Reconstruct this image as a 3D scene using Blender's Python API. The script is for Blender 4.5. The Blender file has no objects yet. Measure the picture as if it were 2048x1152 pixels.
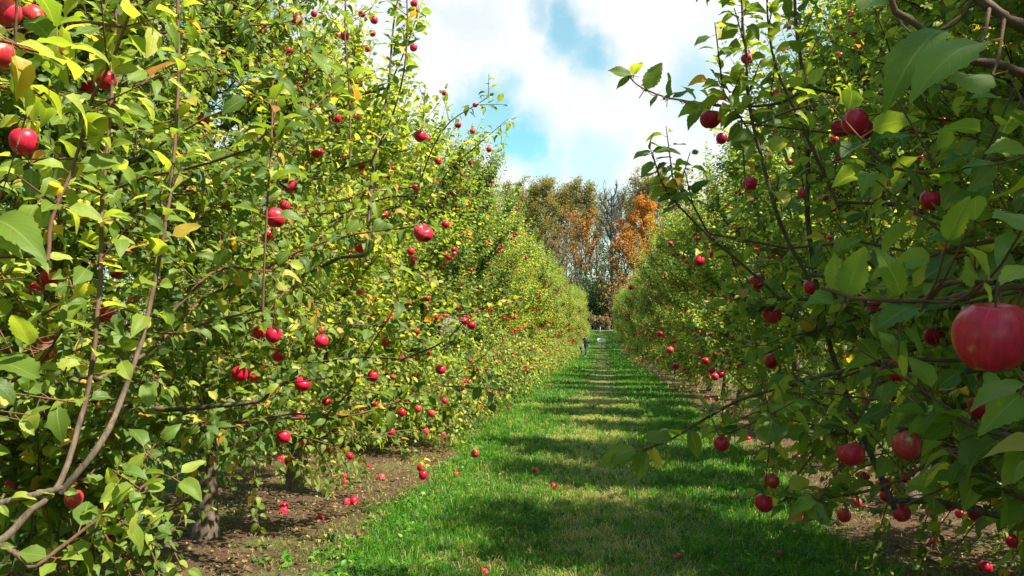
import bpy, math, random
import numpy as np
from mathutils import Vector, Matrix
rad = math.radians
SC = bpy.context.scene
COL = SC.collection
random.seed(7)

# ------------------------------------------------------------------ camera
CAM = np.array([0.0, 0.0, 1.6])
FPX = 1600.0                      # focal length in pixels of the 2048 wide photograph
PITCH, YAW = rad(2.58), rad(6.38)
cd = bpy.data.cameras.new('camera')
cd.sensor_width = 36.0
cd.lens = 36.0 * FPX / 2048
cd.clip_start = 0.05
cd.clip_end = 3000
cam = bpy.data.objects.new('camera', cd)
COL.objects.link(cam)
cam.location = CAM
cam.rotation_euler = (rad(90) + PITCH, 0, YAW)
SC.camera = cam
RC = np.array(cam.rotation_euler.to_matrix())

def P(px, py, D):
    """world point seen at photo pixel px,py at the distance D along +Y"""
    d = RC @ np.array([(px - 1024) / FPX, -(py - 576) / FPX, -1.0])
    return CAM + d * (D / d[1])

def proj(pts):
    q = (np.asarray(pts) - CAM) @ RC
    z = np.maximum(-q[:, 2], 1e-3)
    return 1024 + FPX * q[:, 0] / z, 576 - FPX * q[:, 1] / z, -q[:, 2]

# ------------------------------------------------------------------ light and exposure
SUN_EL, SUN_AZ = rad(53), rad(-19)      # azimuth measured from +X towards +Y
sdir = Vector((math.cos(SUN_EL) * math.cos(SUN_AZ), math.cos(SUN_EL) * math.sin(SUN_AZ), math.sin(SUN_EL)))
sl = bpy.data.lights.new('sun', 'SUN')
sl.energy = 5.0
sl.angle = rad(0.5)
sl.color = (1.0, 0.93, 0.80)
so = bpy.data.objects.new('sun', sl)
COL.objects.link(so)
so.location = (20, -5, 30)
so.rotation_euler = sdir.to_track_quat('Z', 'Y').to_euler()
SC.view_settings.view_transform = 'Standard'
SC.view_settings.look = 'None'
SC.view_settings.gamma = 1
SC.view_settings.use_curve_mapping = False
SC.view_settings.exposure = 1.25
SC.cycles.use_denoising = True
SC.cycles.max_bounces = 8
SC.cycles.transparent_max_bounces = 8
SC.cycles.use_adaptive_sampling = True
SC.cycles.adaptive_threshold = 0.012

class NT:
    """small helper to write node trees"""
    def __init__(s, tree):
        s.t = tree
        tree.nodes.clear()
    def n(s, typ, **kw):
        nd = s.t.nodes.new(typ)
        for k, v in kw.items():
            if k.startswith('i_'):
                key = k[2:]
                key = int(key) if key.isdigit() else key.replace('_', ' ')
                s.set(nd.inputs[key], v)
            else:
                setattr(nd, k, v)
        return nd
    def set(s, inp, v):
        if hasattr(v, 'is_output'):
            s.t.links.new(v, inp)
        else:
            inp.default_value = v
    def math(s, op, a, b=0.0, c=None, clamp=False):
        m = s.n('ShaderNodeMath', operation=op, use_clamp=clamp)
        s.set(m.inputs[0], a); s.set(m.inputs[1], b)
        if c is not None: s.set(m.inputs[2], c)
        return m.outputs[0]
    def vmath(s, op, a, b=(0, 0, 0)):
        m = s.n('ShaderNodeVectorMath', operation=op)
        s.set(m.inputs[0], a); s.set(m.inputs[1], b)
        return m
    def mix(s, f, a, b):
        m = s.n('ShaderNodeMix', data_type='RGBA')
        s.set(m.inputs[0], f); s.set(m.inputs[6], a); s.set(m.inputs[7], b)
        return m.outputs[2]
    def ramp(s, fac, stops, interp='LINEAR'):
        r = s.n('ShaderNodeValToRGB')
        s.set(r.inputs[0], fac)
        cr = r.color_ramp
        cr.interpolation = interp
        while len(cr.elements) < len(stops): cr.elements.new(0.5)
        for e, (p, c) in zip(cr.elements, stops):
            e.position = p; e.color = (*c, 1)
        return r.outputs[0]
    def noise(s, vec, scale, detail=3, rough=0.55):
        m = s.n('ShaderNodeTexNoise')
        if vec is not None: s.set(m.inputs['Vector'], vec)
        m.inputs['Scale'].default_value = scale
        m.inputs['Detail'].default_value = detail
        m.inputs['Roughness'].default_value = rough
        return m.outputs[0]
    def smooth(s, v, lo, hi):
        m = s.n('ShaderNodeMapRange', interpolation_type='SMOOTHSTEP')
        s.set(m.inputs[0], v); m.inputs[1].default_value = lo; m.inputs[2].default_value = hi
        return m.outputs[0]

# world: Nishita sky with cloud cover defined by direction
world = bpy.data.worlds.new('World')
SC.world = world
world.use_nodes = True
W = NT(world.node_tree)
sky = W.n('ShaderNodeTexSky', sky_type='NISHITA')
sky.sun_disc = False
sky.sun_elevation = SUN_EL
sky.sun_rotation = math.pi / 2 - SUN_AZ
sky.ozone_density = 2.2
tc = W.n('ShaderNodeTexCoord')
gen = tc.outputs['Generated']
wn = W.n('ShaderNodeTexNoise'); W.set(wn.inputs['Vector'], gen)
wn.inputs['Scale'].default_value = 7.0; wn.inputs['Detail'].default_value = 5; wn.inputs['Roughness'].default_value = 0.6
off = W.vmath('SUBTRACT', wn.outputs['Color'], (0.5, 0.5, 0.5)).outputs[0]
offs = W.n('ShaderNodeVectorMath', operation='SCALE'); W.set(offs.inputs[0], off); offs.inputs['Scale'].default_value = 0.14
wd = W.vmath('ADD', gen, offs.outputs[0]).outputs[0]
def dirpx(px, py):
    d = RC @ np.array([(px - 1024) / FPX, -(py - 576) / FPX, -1.0])
    return tuple(d / np.linalg.norm(d))
hole = None
for px, py, rpx, wt in [(1140, 90, 62, .85), (1085, 30, 45, .6), (985, 205, 60, .9), (1045, 268, 70, 1.0), (940, 225, 60, .7), (1400, 150, 75, .55),
                        (1090, 345, 70, .55), (1190, 350, 70, .5), (400, 40, 170, 1.0), (190, 25, 120, .9), (1790, 45, 170, .75), (1640, 130, 120, .6), (1130, 520, 150, .5),
                        (1230, 500, 120, .7), (-500, 100, 600, .8), (2800, 100, 600, .8)]:
    c = dirpx(px, py)
    dist = W.vmath('DISTANCE', wd, c).outputs['Value']
    h = W.smooth(dist, rpx / FPX * 1.35, rpx / FPX * 0.35)
    h = W.math('MULTIPLY', h, wt)
    hole = h if hole is None else W.math('MAXIMUM', hole, h)
wide = W.noise(gen, 2.2, 6, 0.55)
ygate = W.smooth(W.vmath('DOT_PRODUCT', gen, dirpx(1024, 300)).outputs['Value'], 0.6, 0.85)
othercl = W.smooth(wide, 0.62, 0.74)
wisp = W.smooth(W.noise(wd, 11.0, 6, 0.6), 0.25, 0.75)
front = W.math('SUBTRACT', 1.0, hole, clamp=True)
front = W.math('MULTIPLY', front, W.math('ADD', W.math('MULTIPLY', wisp, 0.25), 0.8), clamp=True)
cov = W.math('ADD', W.math('MULTIPLY', front, ygate), W.math('MULTIPLY', othercl, W.math('SUBTRACT', 1.0, ygate)), clamp=True)
SKS = 0.074
cshade = W.ramp(W.noise(wd, 5.0, 5, 0.55), [(0.3, (5.3, 5.55, 5.7)), (0.62, (6.4, 6.4, 6.3))])
skyc = W.n('ShaderNodeMix', data_type='RGBA', blend_type='MULTIPLY')
skyc.inputs[0].default_value = 1.0
W.set(skyc.inputs[6], sky.outputs[0]); skyc.inputs[7].default_value = (1.0, 1.6, 1.25, 1)
col = W.mix(cov, skyc.outputs[2], cshade)
bg = W.n('ShaderNodeBackground'); W.set(bg.inputs[0], col); bg.inputs[1].default_value = SKS
wo = W.n('ShaderNodeOutputWorld'); W.set(wo.inputs[0], bg.outputs[0])

# ------------------------------------------------------------------ object helpers
def thing(name, label, cat, loc=(0, 0, 0), rotz=0, group=None, kind=None):
    o = bpy.data.objects.new(name, None)
    COL.objects.link(o)
    o.location = loc; o.rotation_euler = (0, 0, rotz)
    o.empty_display_size = 0.1
    tag(o, label, cat, group, kind)
    return o
def tag(o, label=None, cat=None, group=None, kind=None):
    if label: o['label'] = label
    if cat: o['category'] = cat
    if group: o['group'] = group
    if kind: o['kind'] = kind
    return o
def link(name, me, mat=None, parent=None):
    o = bpy.data.objects.new(name, me)
    COL.objects.link(o)
    if mat is not None and len(me.materials) == 0: me.materials.append(mat)
    if parent is not None: o.parent = parent
    return o

def mesh_np(name, V, faces, attrs=None, smooth=True):
    """faces: list of (n,k) index arrays"""
    me = bpy.data.meshes.new(name)
    V = np.asarray(V, dtype=np.float32)
    me.vertices.add(len(V))
    me.vertices.foreach_set('co', V.ravel())
    loops = np.concatenate([f.ravel() for f in faces]).astype(np.int32)
    tot = np.concatenate([np.full(len(f), f.shape[1], np.int32) for f in faces])
    start = np.concatenate([[0], np.cumsum(tot)[:-1]]).astype(np.int32)
    me.loops.add(len(loops)); me.loops.foreach_set('vertex_index', loops)
    me.polygons.add(len(tot)); me.polygons.foreach_set('loop_start', start)
    try: me.polygons.foreach_set('loop_total', tot)
    except Exception: pass
    if smooth: me.polygons.foreach_set('use_smooth', np.ones(len(tot), bool))
    for k, a in (attrs or {}).items():
        a = np.asarray(a, np.float32)
        at = me.attributes.new(k, 'FLOAT_VECTOR' if a.ndim == 2 else 'FLOAT', 'POINT')
        at.data.foreach_set('vector' if a.ndim == 2 else 'value', a.ravel())
    me.update(calc_edges=True)
    return me

def norm(a):
    a = np.asarray(a, float)
    return a / np.maximum(np.linalg.norm(a, axis=-1, keepdims=True), 1e-9)

class Tubes:
    def __init__(s): s.V = []; s.F = []; s.A = []; s.n = 0
    def add(s, pts, rr, ns=6):
        pts = np.asarray(pts, float); m = len(pts)
        rr = np.asarray(rr, float)
        if rr.ndim == 0: rr = np.full(m, float(rr))
        t = norm(np.gradient(pts, axis=0))
        ref = np.array([0.31, 0.77, 0.2]) if abs(t[0, 2]) > .5 else np.array([0.1, 0.2, 1.0])
        u = norm(np.cross(t, ref)); v = np.cross(t, u)
        a = np.linspace(0, 2 * np.pi, ns, endpoint=False)
        ring = pts[:, None] + rr[:, None, None] * (np.cos(a)[None, :, None] * u[:, None] + np.sin(a)[None, :, None] * v[:, None])
        s.V.append(ring.reshape(-1, 3))
        s.A.append(np.repeat(rr, ns))
        i = np.arange(m - 1)[:, None] * ns; j = np.arange(ns)[None, :]; k = (j + 1) % ns
        f = np.stack([i + j, i + k, i + ns + k, i + ns + j], -1).reshape(-1, 4) + s.n
        s.F.append(f); s.n += m * ns
    def mesh(s, name):
        return mesh_np(name, np.concatenate(s.V), [np.concatenate(s.F)], {'rad': np.concatenate(s.A)})

def curve(pts, n):
    """catmull-rom through points"""
    p = np.asarray(pts, float)
    if len(p) == 2: return p[0] + (p[1] - p[0]) * np.linspace(0, 1, n)[:, None]
    q = np.vstack([2 * p[0] - p[1], p, 2 * p[-1] - p[-2]])
    out = []
    for x in np.linspace(0, len(p) - 1 - 1e-6, n):
        i = int(x); t = x - i
        a, b, c, d = q[i], q[i + 1], q[i + 2], q[i + 3]
        out.append(0.5 * (2 * b + (c - a) * t + (2 * a - 5 * b + 4 * c - d) * t * t + (3 * b - a - 3 * c + d) * t ** 3))
    return np.array(out)

# ------------------------------------------------------------------ materials
def newmat(name):
    m = bpy.data.materials.new(name); m.use_nodes = True
    return m, NT(m.node_tree)
def out(T, sh, disp=None):
    o = T.n('ShaderNodeOutputMaterial'); T.set(o.inputs[0], sh)
def simple(name, c, rough=0.6, var=0.25, scale=20, metal=0.0, spec=0.5):
    m, T = newmat(name)
    tc = T.n('ShaderNodeTexCoord')
    nz = T.noise(tc.outputs['Object'], scale, 4)
    cc = T.mix(T.smooth(nz, .3, .7), (*[x * (1 - var) for x in c], 1), (*[min(1, x * (1 + var)) for x in c], 1))
    b = T.n('ShaderNodeBsdfPrincipled', i_Base_Color=cc, i_Roughness=rough, i_Metallic=metal)
    b.inputs['Specular IOR Level'].default_value = spec
    bm = T.n('ShaderNodeBump', i_Height=nz); bm.inputs['Strength'].default_value = 0.15
    T.set(b.inputs['Normal'], bm.outputs[0])
    out(T, b.outputs[0])
    return m

def leaf_material(name, stops, veins=True, trans=0.42, rough=0.46, yel=(0.62, 0.78, 0.05)):
    m, T = newmat(name)
    at = T.n('ShaderNodeAttribute', attribute_name='luv')
    sx = T.n('ShaderNodeSeparateXYZ'); T.set(sx.inputs[0], at.outputs['Vector'])
    u, v, r = sx.outputs[0], sx.outputs[1], sx.outputs[2]
    geo = T.n('ShaderNodeNewGeometry')
    tc = T.n('ShaderNodeTexCoord')
    oi = T.n('ShaderNodeObjectInfo')
    shift = T.math('MULTIPLY', T.math('SUBTRACT', oi.outputs['Random'], .5), .34 if name.startswith('apple') else 0.0)
    c = T.ramp(T.math('ADD', r, T.math('MULTIPLY', shift, T.smooth(r, .85, .6))), stops)
    nz = T.noise(tc.outputs['Object'], 35, 3)
    c = T.mix(T.math('MULTIPLY', T.smooth(nz, .55, .8), 0.35), c, (0.16, 0.17, 0.03, 1))
    h = nz
    if veins:
        au = T.math('ABSOLUTE', u)
        mid = T.smooth(au, 0.10, 0.02)
        w = T.math('SUBTRACT', v, T.math('MULTIPLY', au, 0.34))
        fr = T.math('ABSOLUTE', T.math('SUBTRACT', T.math('FRACT', T.math('MULTIPLY', w, 8.0)), 0.5))
        side = T.math('MULTIPLY', T.smooth(fr, 0.09, 0.0), 0.5)
        vn = T.math('MAXIMUM', mid, side)
        lighter = T.mix(0.5, c, (0.35, 0.42, 0.15, 1))
        c = T.mix(T.math('MULTIPLY', vn, 0.6), c, lighter)
        # browned blotches
        bl = T.smooth(T.noise(tc.outputs['Object'], 18, 4, 0.7), 0.66, 0.74)
        c = T.mix(T.math('MULTIPLY', bl, 0.55), c, (0.22, 0.10, 0.03, 1))
        h = T.math('SUBTRACT', nz, T.math('MULTIPLY', vn, 1.2))
        # petiole
        c = T.mix(T.smooth(v, 0.0, -0.02), c, (0.32, 0.20, 0.10, 1))
    back = T.mix(0.5, c, (0.26, 0.30, 0.17, 1))
    cf = T.mix(geo.outputs['Backfacing'], c, back)
    b = T.n('ShaderNodeBsdfPrincipled', i_Base_Color=cf)
    T.set(b.inputs['Roughness'], T.math('ADD', T.math('MULTIPLY', geo.outputs['Backfacing'], 0.3), rough))
    b.inputs['Specular IOR Level'].default_value = 0.32
    bm = T.n('ShaderNodeBump', i_Height=h); bm.inputs['Strength'].default_value = 0.35; bm.inputs['Distance'].default_value = 0.002
    T.set(b.inputs['Normal'], bm.outputs[0])
    tcx = T.n('ShaderNodeMix', data_type='RGBA', blend_type='ADD')
    tcx.inputs[0].default_value = 1.0
    sc = T.n('ShaderNodeMix', data_type='RGBA', blend_type='MULTIPLY'); sc.inputs[0].default_value = 1
    T.set(sc.inputs[6], c); sc.inputs[7].default_value = (3.0, 2.6, 1.0, 1)
    tr = T.n('ShaderNodeBsdfTranslucent'); T.set(tr.inputs[0], sc.outputs[2])
    mx = T.n('ShaderNodeMixShader', i_0=trans); T.set(mx.inputs[1], b.outputs[0]); T.set(mx.inputs[2], tr.outputs[0])
    out(T, mx.outputs[0])
    return m

GREEN = [(0.0, (0.045, 0.09, 0.014)), (0.3, (0.095, 0.165, 0.022)), (0.6, (0.20, 0.275, 0.035)), (0.82, (0.36, 0.41, 0.070)),
         (0.90, (0.44, 0.39, 0.07)), (0.95, (0.48, 0.26, 0.04)), (1.0, (0.30, 0.12, 0.03))]
M_leaf = leaf_material('apple_leaf', GREEN)
M_leaf_far = leaf_material('apple_leaf_far', GREEN, veins=False)

def bark_material(name, a, b, scale=1.0):
    m, T = newmat(name)
    tc = T.n('ShaderNodeTexCoord')
    at = T.n('ShaderNodeAttribute', attribute_name='rad')
    mp = T.n('ShaderNodeMapping'); T.set(mp.inputs[0], tc.outputs['Object']); mp.inputs['Scale'].default_value = (1, 1, 0.25)
    nz = T.noise(mp.outputs[0], 45 * scale, 6, 0.7)
    n2 = T.noise(tc.outputs['Object'], 9 * scale, 3)
    c = T.mix(T.smooth(nz, .35, .65), (*a, 1), (*b, 1))
    c = T.mix(T.math('MULTIPLY', T.smooth(n2, .5, .7), .25), c, (0.16, 0.14, 0.10, 1))
    c = T.mix(T.smooth(at.outputs['Fac'], 0.009 , 0.003), c, (0.15, 0.07, 0.04, 1))
    p = T.n('ShaderNodeBsdfPrincipled', i_Base_Color=c, i_Roughness=0.85)
    bm = T.n('ShaderNodeBump', i_Height=nz); bm.inputs['Strength'].default_value = 0.7; bm.inputs['Distance'].default_value = 0.008
    T.set(p.inputs['Normal'], bm.outputs[0])
    out(T, p.outputs[0])
    return m
M_bark = bark_material('apple_bark', (0.05, 0.034, 0.025), (0.16, 0.115, 0.08))
M_bark_far = bark_material('forest_bark', (0.045, 0.04, 0.038), (0.12, 0.105, 0.09), 0.2)

def apple_material():
    m, T = newmat('apple_skin')
    tc = T.n('ShaderNodeTexCoord'); oi = T.n('ShaderNodeObjectInfo')
    at = T.n('ShaderNodeAttribute', attribute_name='arnd')
    rn = T.math('FRACT', T.math('ADD', oi.outputs['Random'], at.outputs['Fac']))
    pa = T.n('ShaderNodeAttribute', attribute_name='apos')
    sx = T.n('ShaderNodeSeparateXYZ'); T.set(sx.inputs[0], pa.outputs['Vector'])
    ang = T.math('ARCTAN2', sx.outputs[1], sx.outputs[0])
    cv = T.n('ShaderNodeCombineXYZ'); T.set(cv.inputs[0], T.math('MULTIPLY', ang, 6.0)); T.set(cv.inputs[1], T.math('MULTIPLY', sx.outputs[2], 1.2)); T.set(cv.inputs[2], T.math('MULTIPLY', rn, 30.0))
    streak = T.noise(cv.outputs[0], 1.6, 4, 0.6)
    red = T.ramp(rn, [(0.0, (0.50, 0.004, 0.03)), (0.5, (0.68, 0.009, 0.05)), (0.85, (0.76, 0.03, 0.07)), (1.0, (0.68, 0.06, 0.055))])
    dark = T.mix(0.35, red, (0.20, 0.002, 0.012, 1))
    c = T.mix(T.smooth(streak, .35, .7), dark, red)
    blush = T.math('ADD', T.math('MULTIPLY', rn, 0.3), T.noise(pa.outputs['Vector'], 1.3, 2))
    c = T.mix(T.smooth(blush, .86, 1.02), c, (0.55, 0.34, 0.09, 1))
    # lenticels
    vo = T.n('ShaderNodeTexVoronoi'); T.set(vo.inputs['Vector'], pa.outputs['Vector']); vo.inputs['Scale'].default_value = 11
    c = T.mix(T.math('MULTIPLY', T.smooth(vo.outputs['Distance'], .12, .05), 0.35), c, (0.7, 0.4, 0.25, 1))
    cav = T.smooth(T.vmath('LENGTH', pa.outputs['Vector']).outputs['Value'], 0.72, 0.35)
    c = T.mix(cav, c, (0.30, 0.22, 0.05, 1))
    b = T.n('ShaderNodeBsdfPrincipled', i_Base_Color=c, i_Roughness=0.33)
    b.inputs['Specular IOR Level'].default_value = 0.38
    b.inputs['Coat Weight'].default_value = 0.0
    b.inputs['Coat Roughness'].default_value = 0.25
    b.inputs['Subsurface Weight'].default_value = 0.0
    out(T, b.outputs[0])
    return m
M_apple = apple_material()
M_stem = simple('apple_stem', (0.10, 0.06, 0.025), 0.8)
M_twig = M_bark

# ------------------------------------------------------------------ terrain
_ky = np.array([-900, 12, 30, 48, 60, 68, 85, 105, 125, 160, 2500.]); _kz = np.array([0, 0, -.25, -.62, -.72, -.66, -.12, .62, .95, 1.1, 1.1])
def gz(y):
    y = np.asarray(y, float)
    return sum(np.interp(y + o, _ky, _kz) for o in (-6, -4, -2, 0, 2, 4, 6)) / 7.0

ROW_L, ROW_R, ROWSP = -2.94, 2.72, 5.66

# ------------------------------------------------------------------ leaves
def leaf_template(ns, half, serr=0.0, curl=0.35, fold=0.35, petiole=True, wave=0.0, seed=0, wd=.32):
    """unit leaf: length 1 along +y, top side +z. returns V, faces, uv"""
    r = np.random.RandomState(seed)
    V, UV, tris, quads = [], [], [], []
    vs = np.linspace(0, 1, ns + 1)
    us = np.linspace(-1, 1, 2 * half + 1)
    def wid(v): return wd * (np.sin(np.pi * min(1, v ** 0.82)) ** 0.72) * (1.0 if v < .55 else 1 - 0.35 * ((v - .55) / .45) ** 1.5)
    idx = {}
    for i, v in enumerate(vs):
        if i in (0, ns):
            idx[i] = [len(V)] * len(us)
            z = -curl * v * v * 0.6
            V.append([0, v - 0.12 * curl * v * v, z]); UV.append([0, v]); continue
        row = []
        w = wid(v)
        for u in us:
            ww = w
            if abs(u) == 1 and serr: ww *= 1 + serr * (1 if i % 2 else -1) + r.uniform(-.04, .04)
            x = u * ww
            z = -curl * v * v * 0.6 + fold * abs(u) * w - 0.25 * fold * u * u * w * 1.5 + wave * math.sin(v * 9 + (2 if u > 0 else 0)) * abs(u) ** 2 * 0.5
            row.append(len(V)); V.append([x * (1 - .12 * fold), v - 0.12 * curl * v * v, z]); UV.append([u, v])
        idx[i] = row
    for i in range(ns):
        a, b = idx[i], idx[i + 1]
        for k in range(2 * half):
            if i == 0: tris.append([a[k], b[k + 1], b[k]])
            elif i == ns - 1: tris.append([a[k], a[k + 1], b[k]])
            else: quads.append([a[k], a[k + 1], b[k + 1], b[k]])
    V = np.array(V, float); UV = np.array(UV, float)
    if petiole:
        n = len(V)
        w = 0.014
        pv = np.array([[-w, -.34, .02], [w, -.34, .02], [w, 0.01, 0.0], [-w, 0.01, 0.0], [0, -.34, -.012], [0, .01, -.012]])
        V = np.vstack([V, pv]); UV = np.vstack([UV, [[0, -.3]] * 6])
        quads += [[n, n + 1, n + 2, n + 3], [n + 1, n + 4, n + 5, n + 2], [n + 4, n, n + 3, n + 5]]
    # faces must point to +z
    return V, np.array(tris, int).reshape(-1, 3), np.array(quads, int).reshape(-1, 4), UV
HI = [leaf_template(6, 2, 0.05, c, f, True, w, s) for s, (c, f, w) in enumerate([(.35, .55, .07), (.85, .7, .09), (.15, .35, .10), (1.2, .45, .07), (.6, .95, .04)])]
HERO = [leaf_template(16, 3, 0.07, c, f, True, w, s, wd=.26) for s, (c, f, w) in enumerate([(.3, .35, .05), (.6, .45, .08), (.15, .25, .08), (.9, .3, .06)])]
MID = [leaf_template(4, 1, 0, c, f, False, 0, s) for s, (c, f) in enumerate([(.3, .4), (.8, .5), (.1, .2), (.5, .8)])]
LOW = [leaf_template(2, 1, 0, c, f, False, 0, s) for s, (c, f) in enumerate([(.3, .4), (.8, .5)])]

def leaves_mesh(name, pos, axis, nrm, size, rnd, templates, rs):
    """one mesh from per-leaf arrays; pos is the leaf base"""
    axis = norm(axis)
    side = norm(np.cross(axis, nrm)); up = np.cross(side, axis)
    which = rs.randint(0, len(templates), len(pos))
    Vs, T3, T4, A = [], [], [], []
    off = 0
    for k, (tv, t3, t4, uv) in enumerate(templates):
        m = np.where(which == k)[0]
        if len(m) == 0: continue
        R = np.stack([side[m], axis[m], up[m]], 1) * size[m][:, None, None]      # rows
        wsc = rs.uniform(.85, 1.15, len(m))
        R[:, 0] *= wsc[:, None]
        V = np.einsum('vi,nij->nvj', tv, R) + pos[m][:, None]
        nv = len(tv)
        base = off + np.arange(len(m))[:, None, None] * nv
        if len(t3): T3.append((t3[None] + base).reshape(-1, 3))
        if len(t4): T4.append((t4[None] + base).reshape(-1, 4))
        a = np.zeros((len(m), nv, 3)); a[:, :, 0] = uv[:, 0]; a[:, :, 1] = uv[:, 1]; a[:, :, 2] = rnd[m][:, None]
        Vs.append(V.reshape(-1, 3)); A.append(a.reshape(-1, 3)); off += len(m) * nv
    faces = []
    if T3: faces.append(np.concatenate(T3))
    if T4: faces.append(np.concatenate(T4))
    return mesh_np(name, np.concatenate(Vs), faces, {'luv': np.concatenate(A)})

class Foliage:
    def __init__(s): s.p = []; s.a = []; s.n = []; s.s = []; s.r = []
    def add(s, p, a, n, sz, r):
        s.p.append(p); s.a.append(a); s.n.append(n); s.s.append(sz); s.r.append(r)
    def arr(s):
        return [np.concatenate(x) for x in (s.p, s.a, s.n, s.s, s.r)]

def leaf_rnd(rs, n, yellow):
    r = rs.beta(2.0, 1.9, n) * 0.82
    y = rs.rand(n)
    r = np.where(y < yellow, rs.uniform(.80, .93, n), r)
    r = np.where(y < yellow * 0.30, rs.uniform(.92, 1.0, n), r)
    return r

def leaves_on(rs, fol, pts, spacing=0.03, size=0.075, yellow=0.08, t0=0.05, down=0.25):
    """phyllotaxis leaves along a shoot polyline"""
    seg = np.linalg.norm(np.diff(pts, axis=0), axis=1); L = seg.sum()
    n = max(2, int(L * (1 - t0) / spacing))
    t = t0 + (1 - t0) * (np.arange(n) + rs.rand(n) * .7) / n
    t = np.clip(t, 0, 1)
    cum = np.concatenate([[0], np.cumsum(seg)]) / L
    pos = np.stack([np.interp(t, cum, pts[:, k]) for k in range(3)], 1)
    tang = norm(pts[-1] - pts[0])
    tt = norm(np.stack([np.interp(t, cum, np.gradient(pts, axis=0)[:, k]) for k in range(3)], 1))
    ref = norm(np.cross(tt, [0.3, 0.2, 0.9] if abs(tang[2]) < .8 else [1, .2, .1])); b = np.cross(tt, ref)
    ph = np.arange(n) * 2.4 + rs.rand() * 6.28 + rs.normal(0, .35, n)
    s = np.cos(ph)[:, None] * ref + np.sin(ph)[:, None] * b
    ax = norm(s * 0.9 + tt * rs.uniform(.25, .9, n)[:, None] + rs.normal(0, .18, (n, 3)) + np.array([0, 0, -down]))
    tip = t > 0.93
    ax[tip] = norm(tt[tip] * 1.2 + s[tip] * .5)
    nr = np.array([0.5, -.28, .85]) + rs.normal(0, .38, (n, 3)) + tt * 0.2
    sz = size * rs.uniform(.7, 1.2, n) * (1 - 0.45 * np.clip((t - .75) / .25, 0, 1)) 
    pos = pos + ax * (sz * 0.34)[:, None]
    fol.add(pos, ax, nr, sz, leaf_rnd(rs, n, yellow))

def rosette(rs, fol, p, k=6, size=0.07, yellow=0.08):
    ph = np.arange(k) * 2.4 + rs.rand() * 6
    ax = norm(np.stack([np.cos(ph), np.sin(ph), rs.uniform(-.45, .6, k)], 1) + rs.normal(0, .15, (k, 3)))
    nr = np.array([0.45, -.25, .9]) + rs.normal(0, .33, (k, 3))
    sz = size * rs.uniform(.6, 1.15, k)
    fol.add(p + ax * (sz * .34)[:, None], ax, nr, sz, leaf_rnd(rs, k, yellow))

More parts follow.
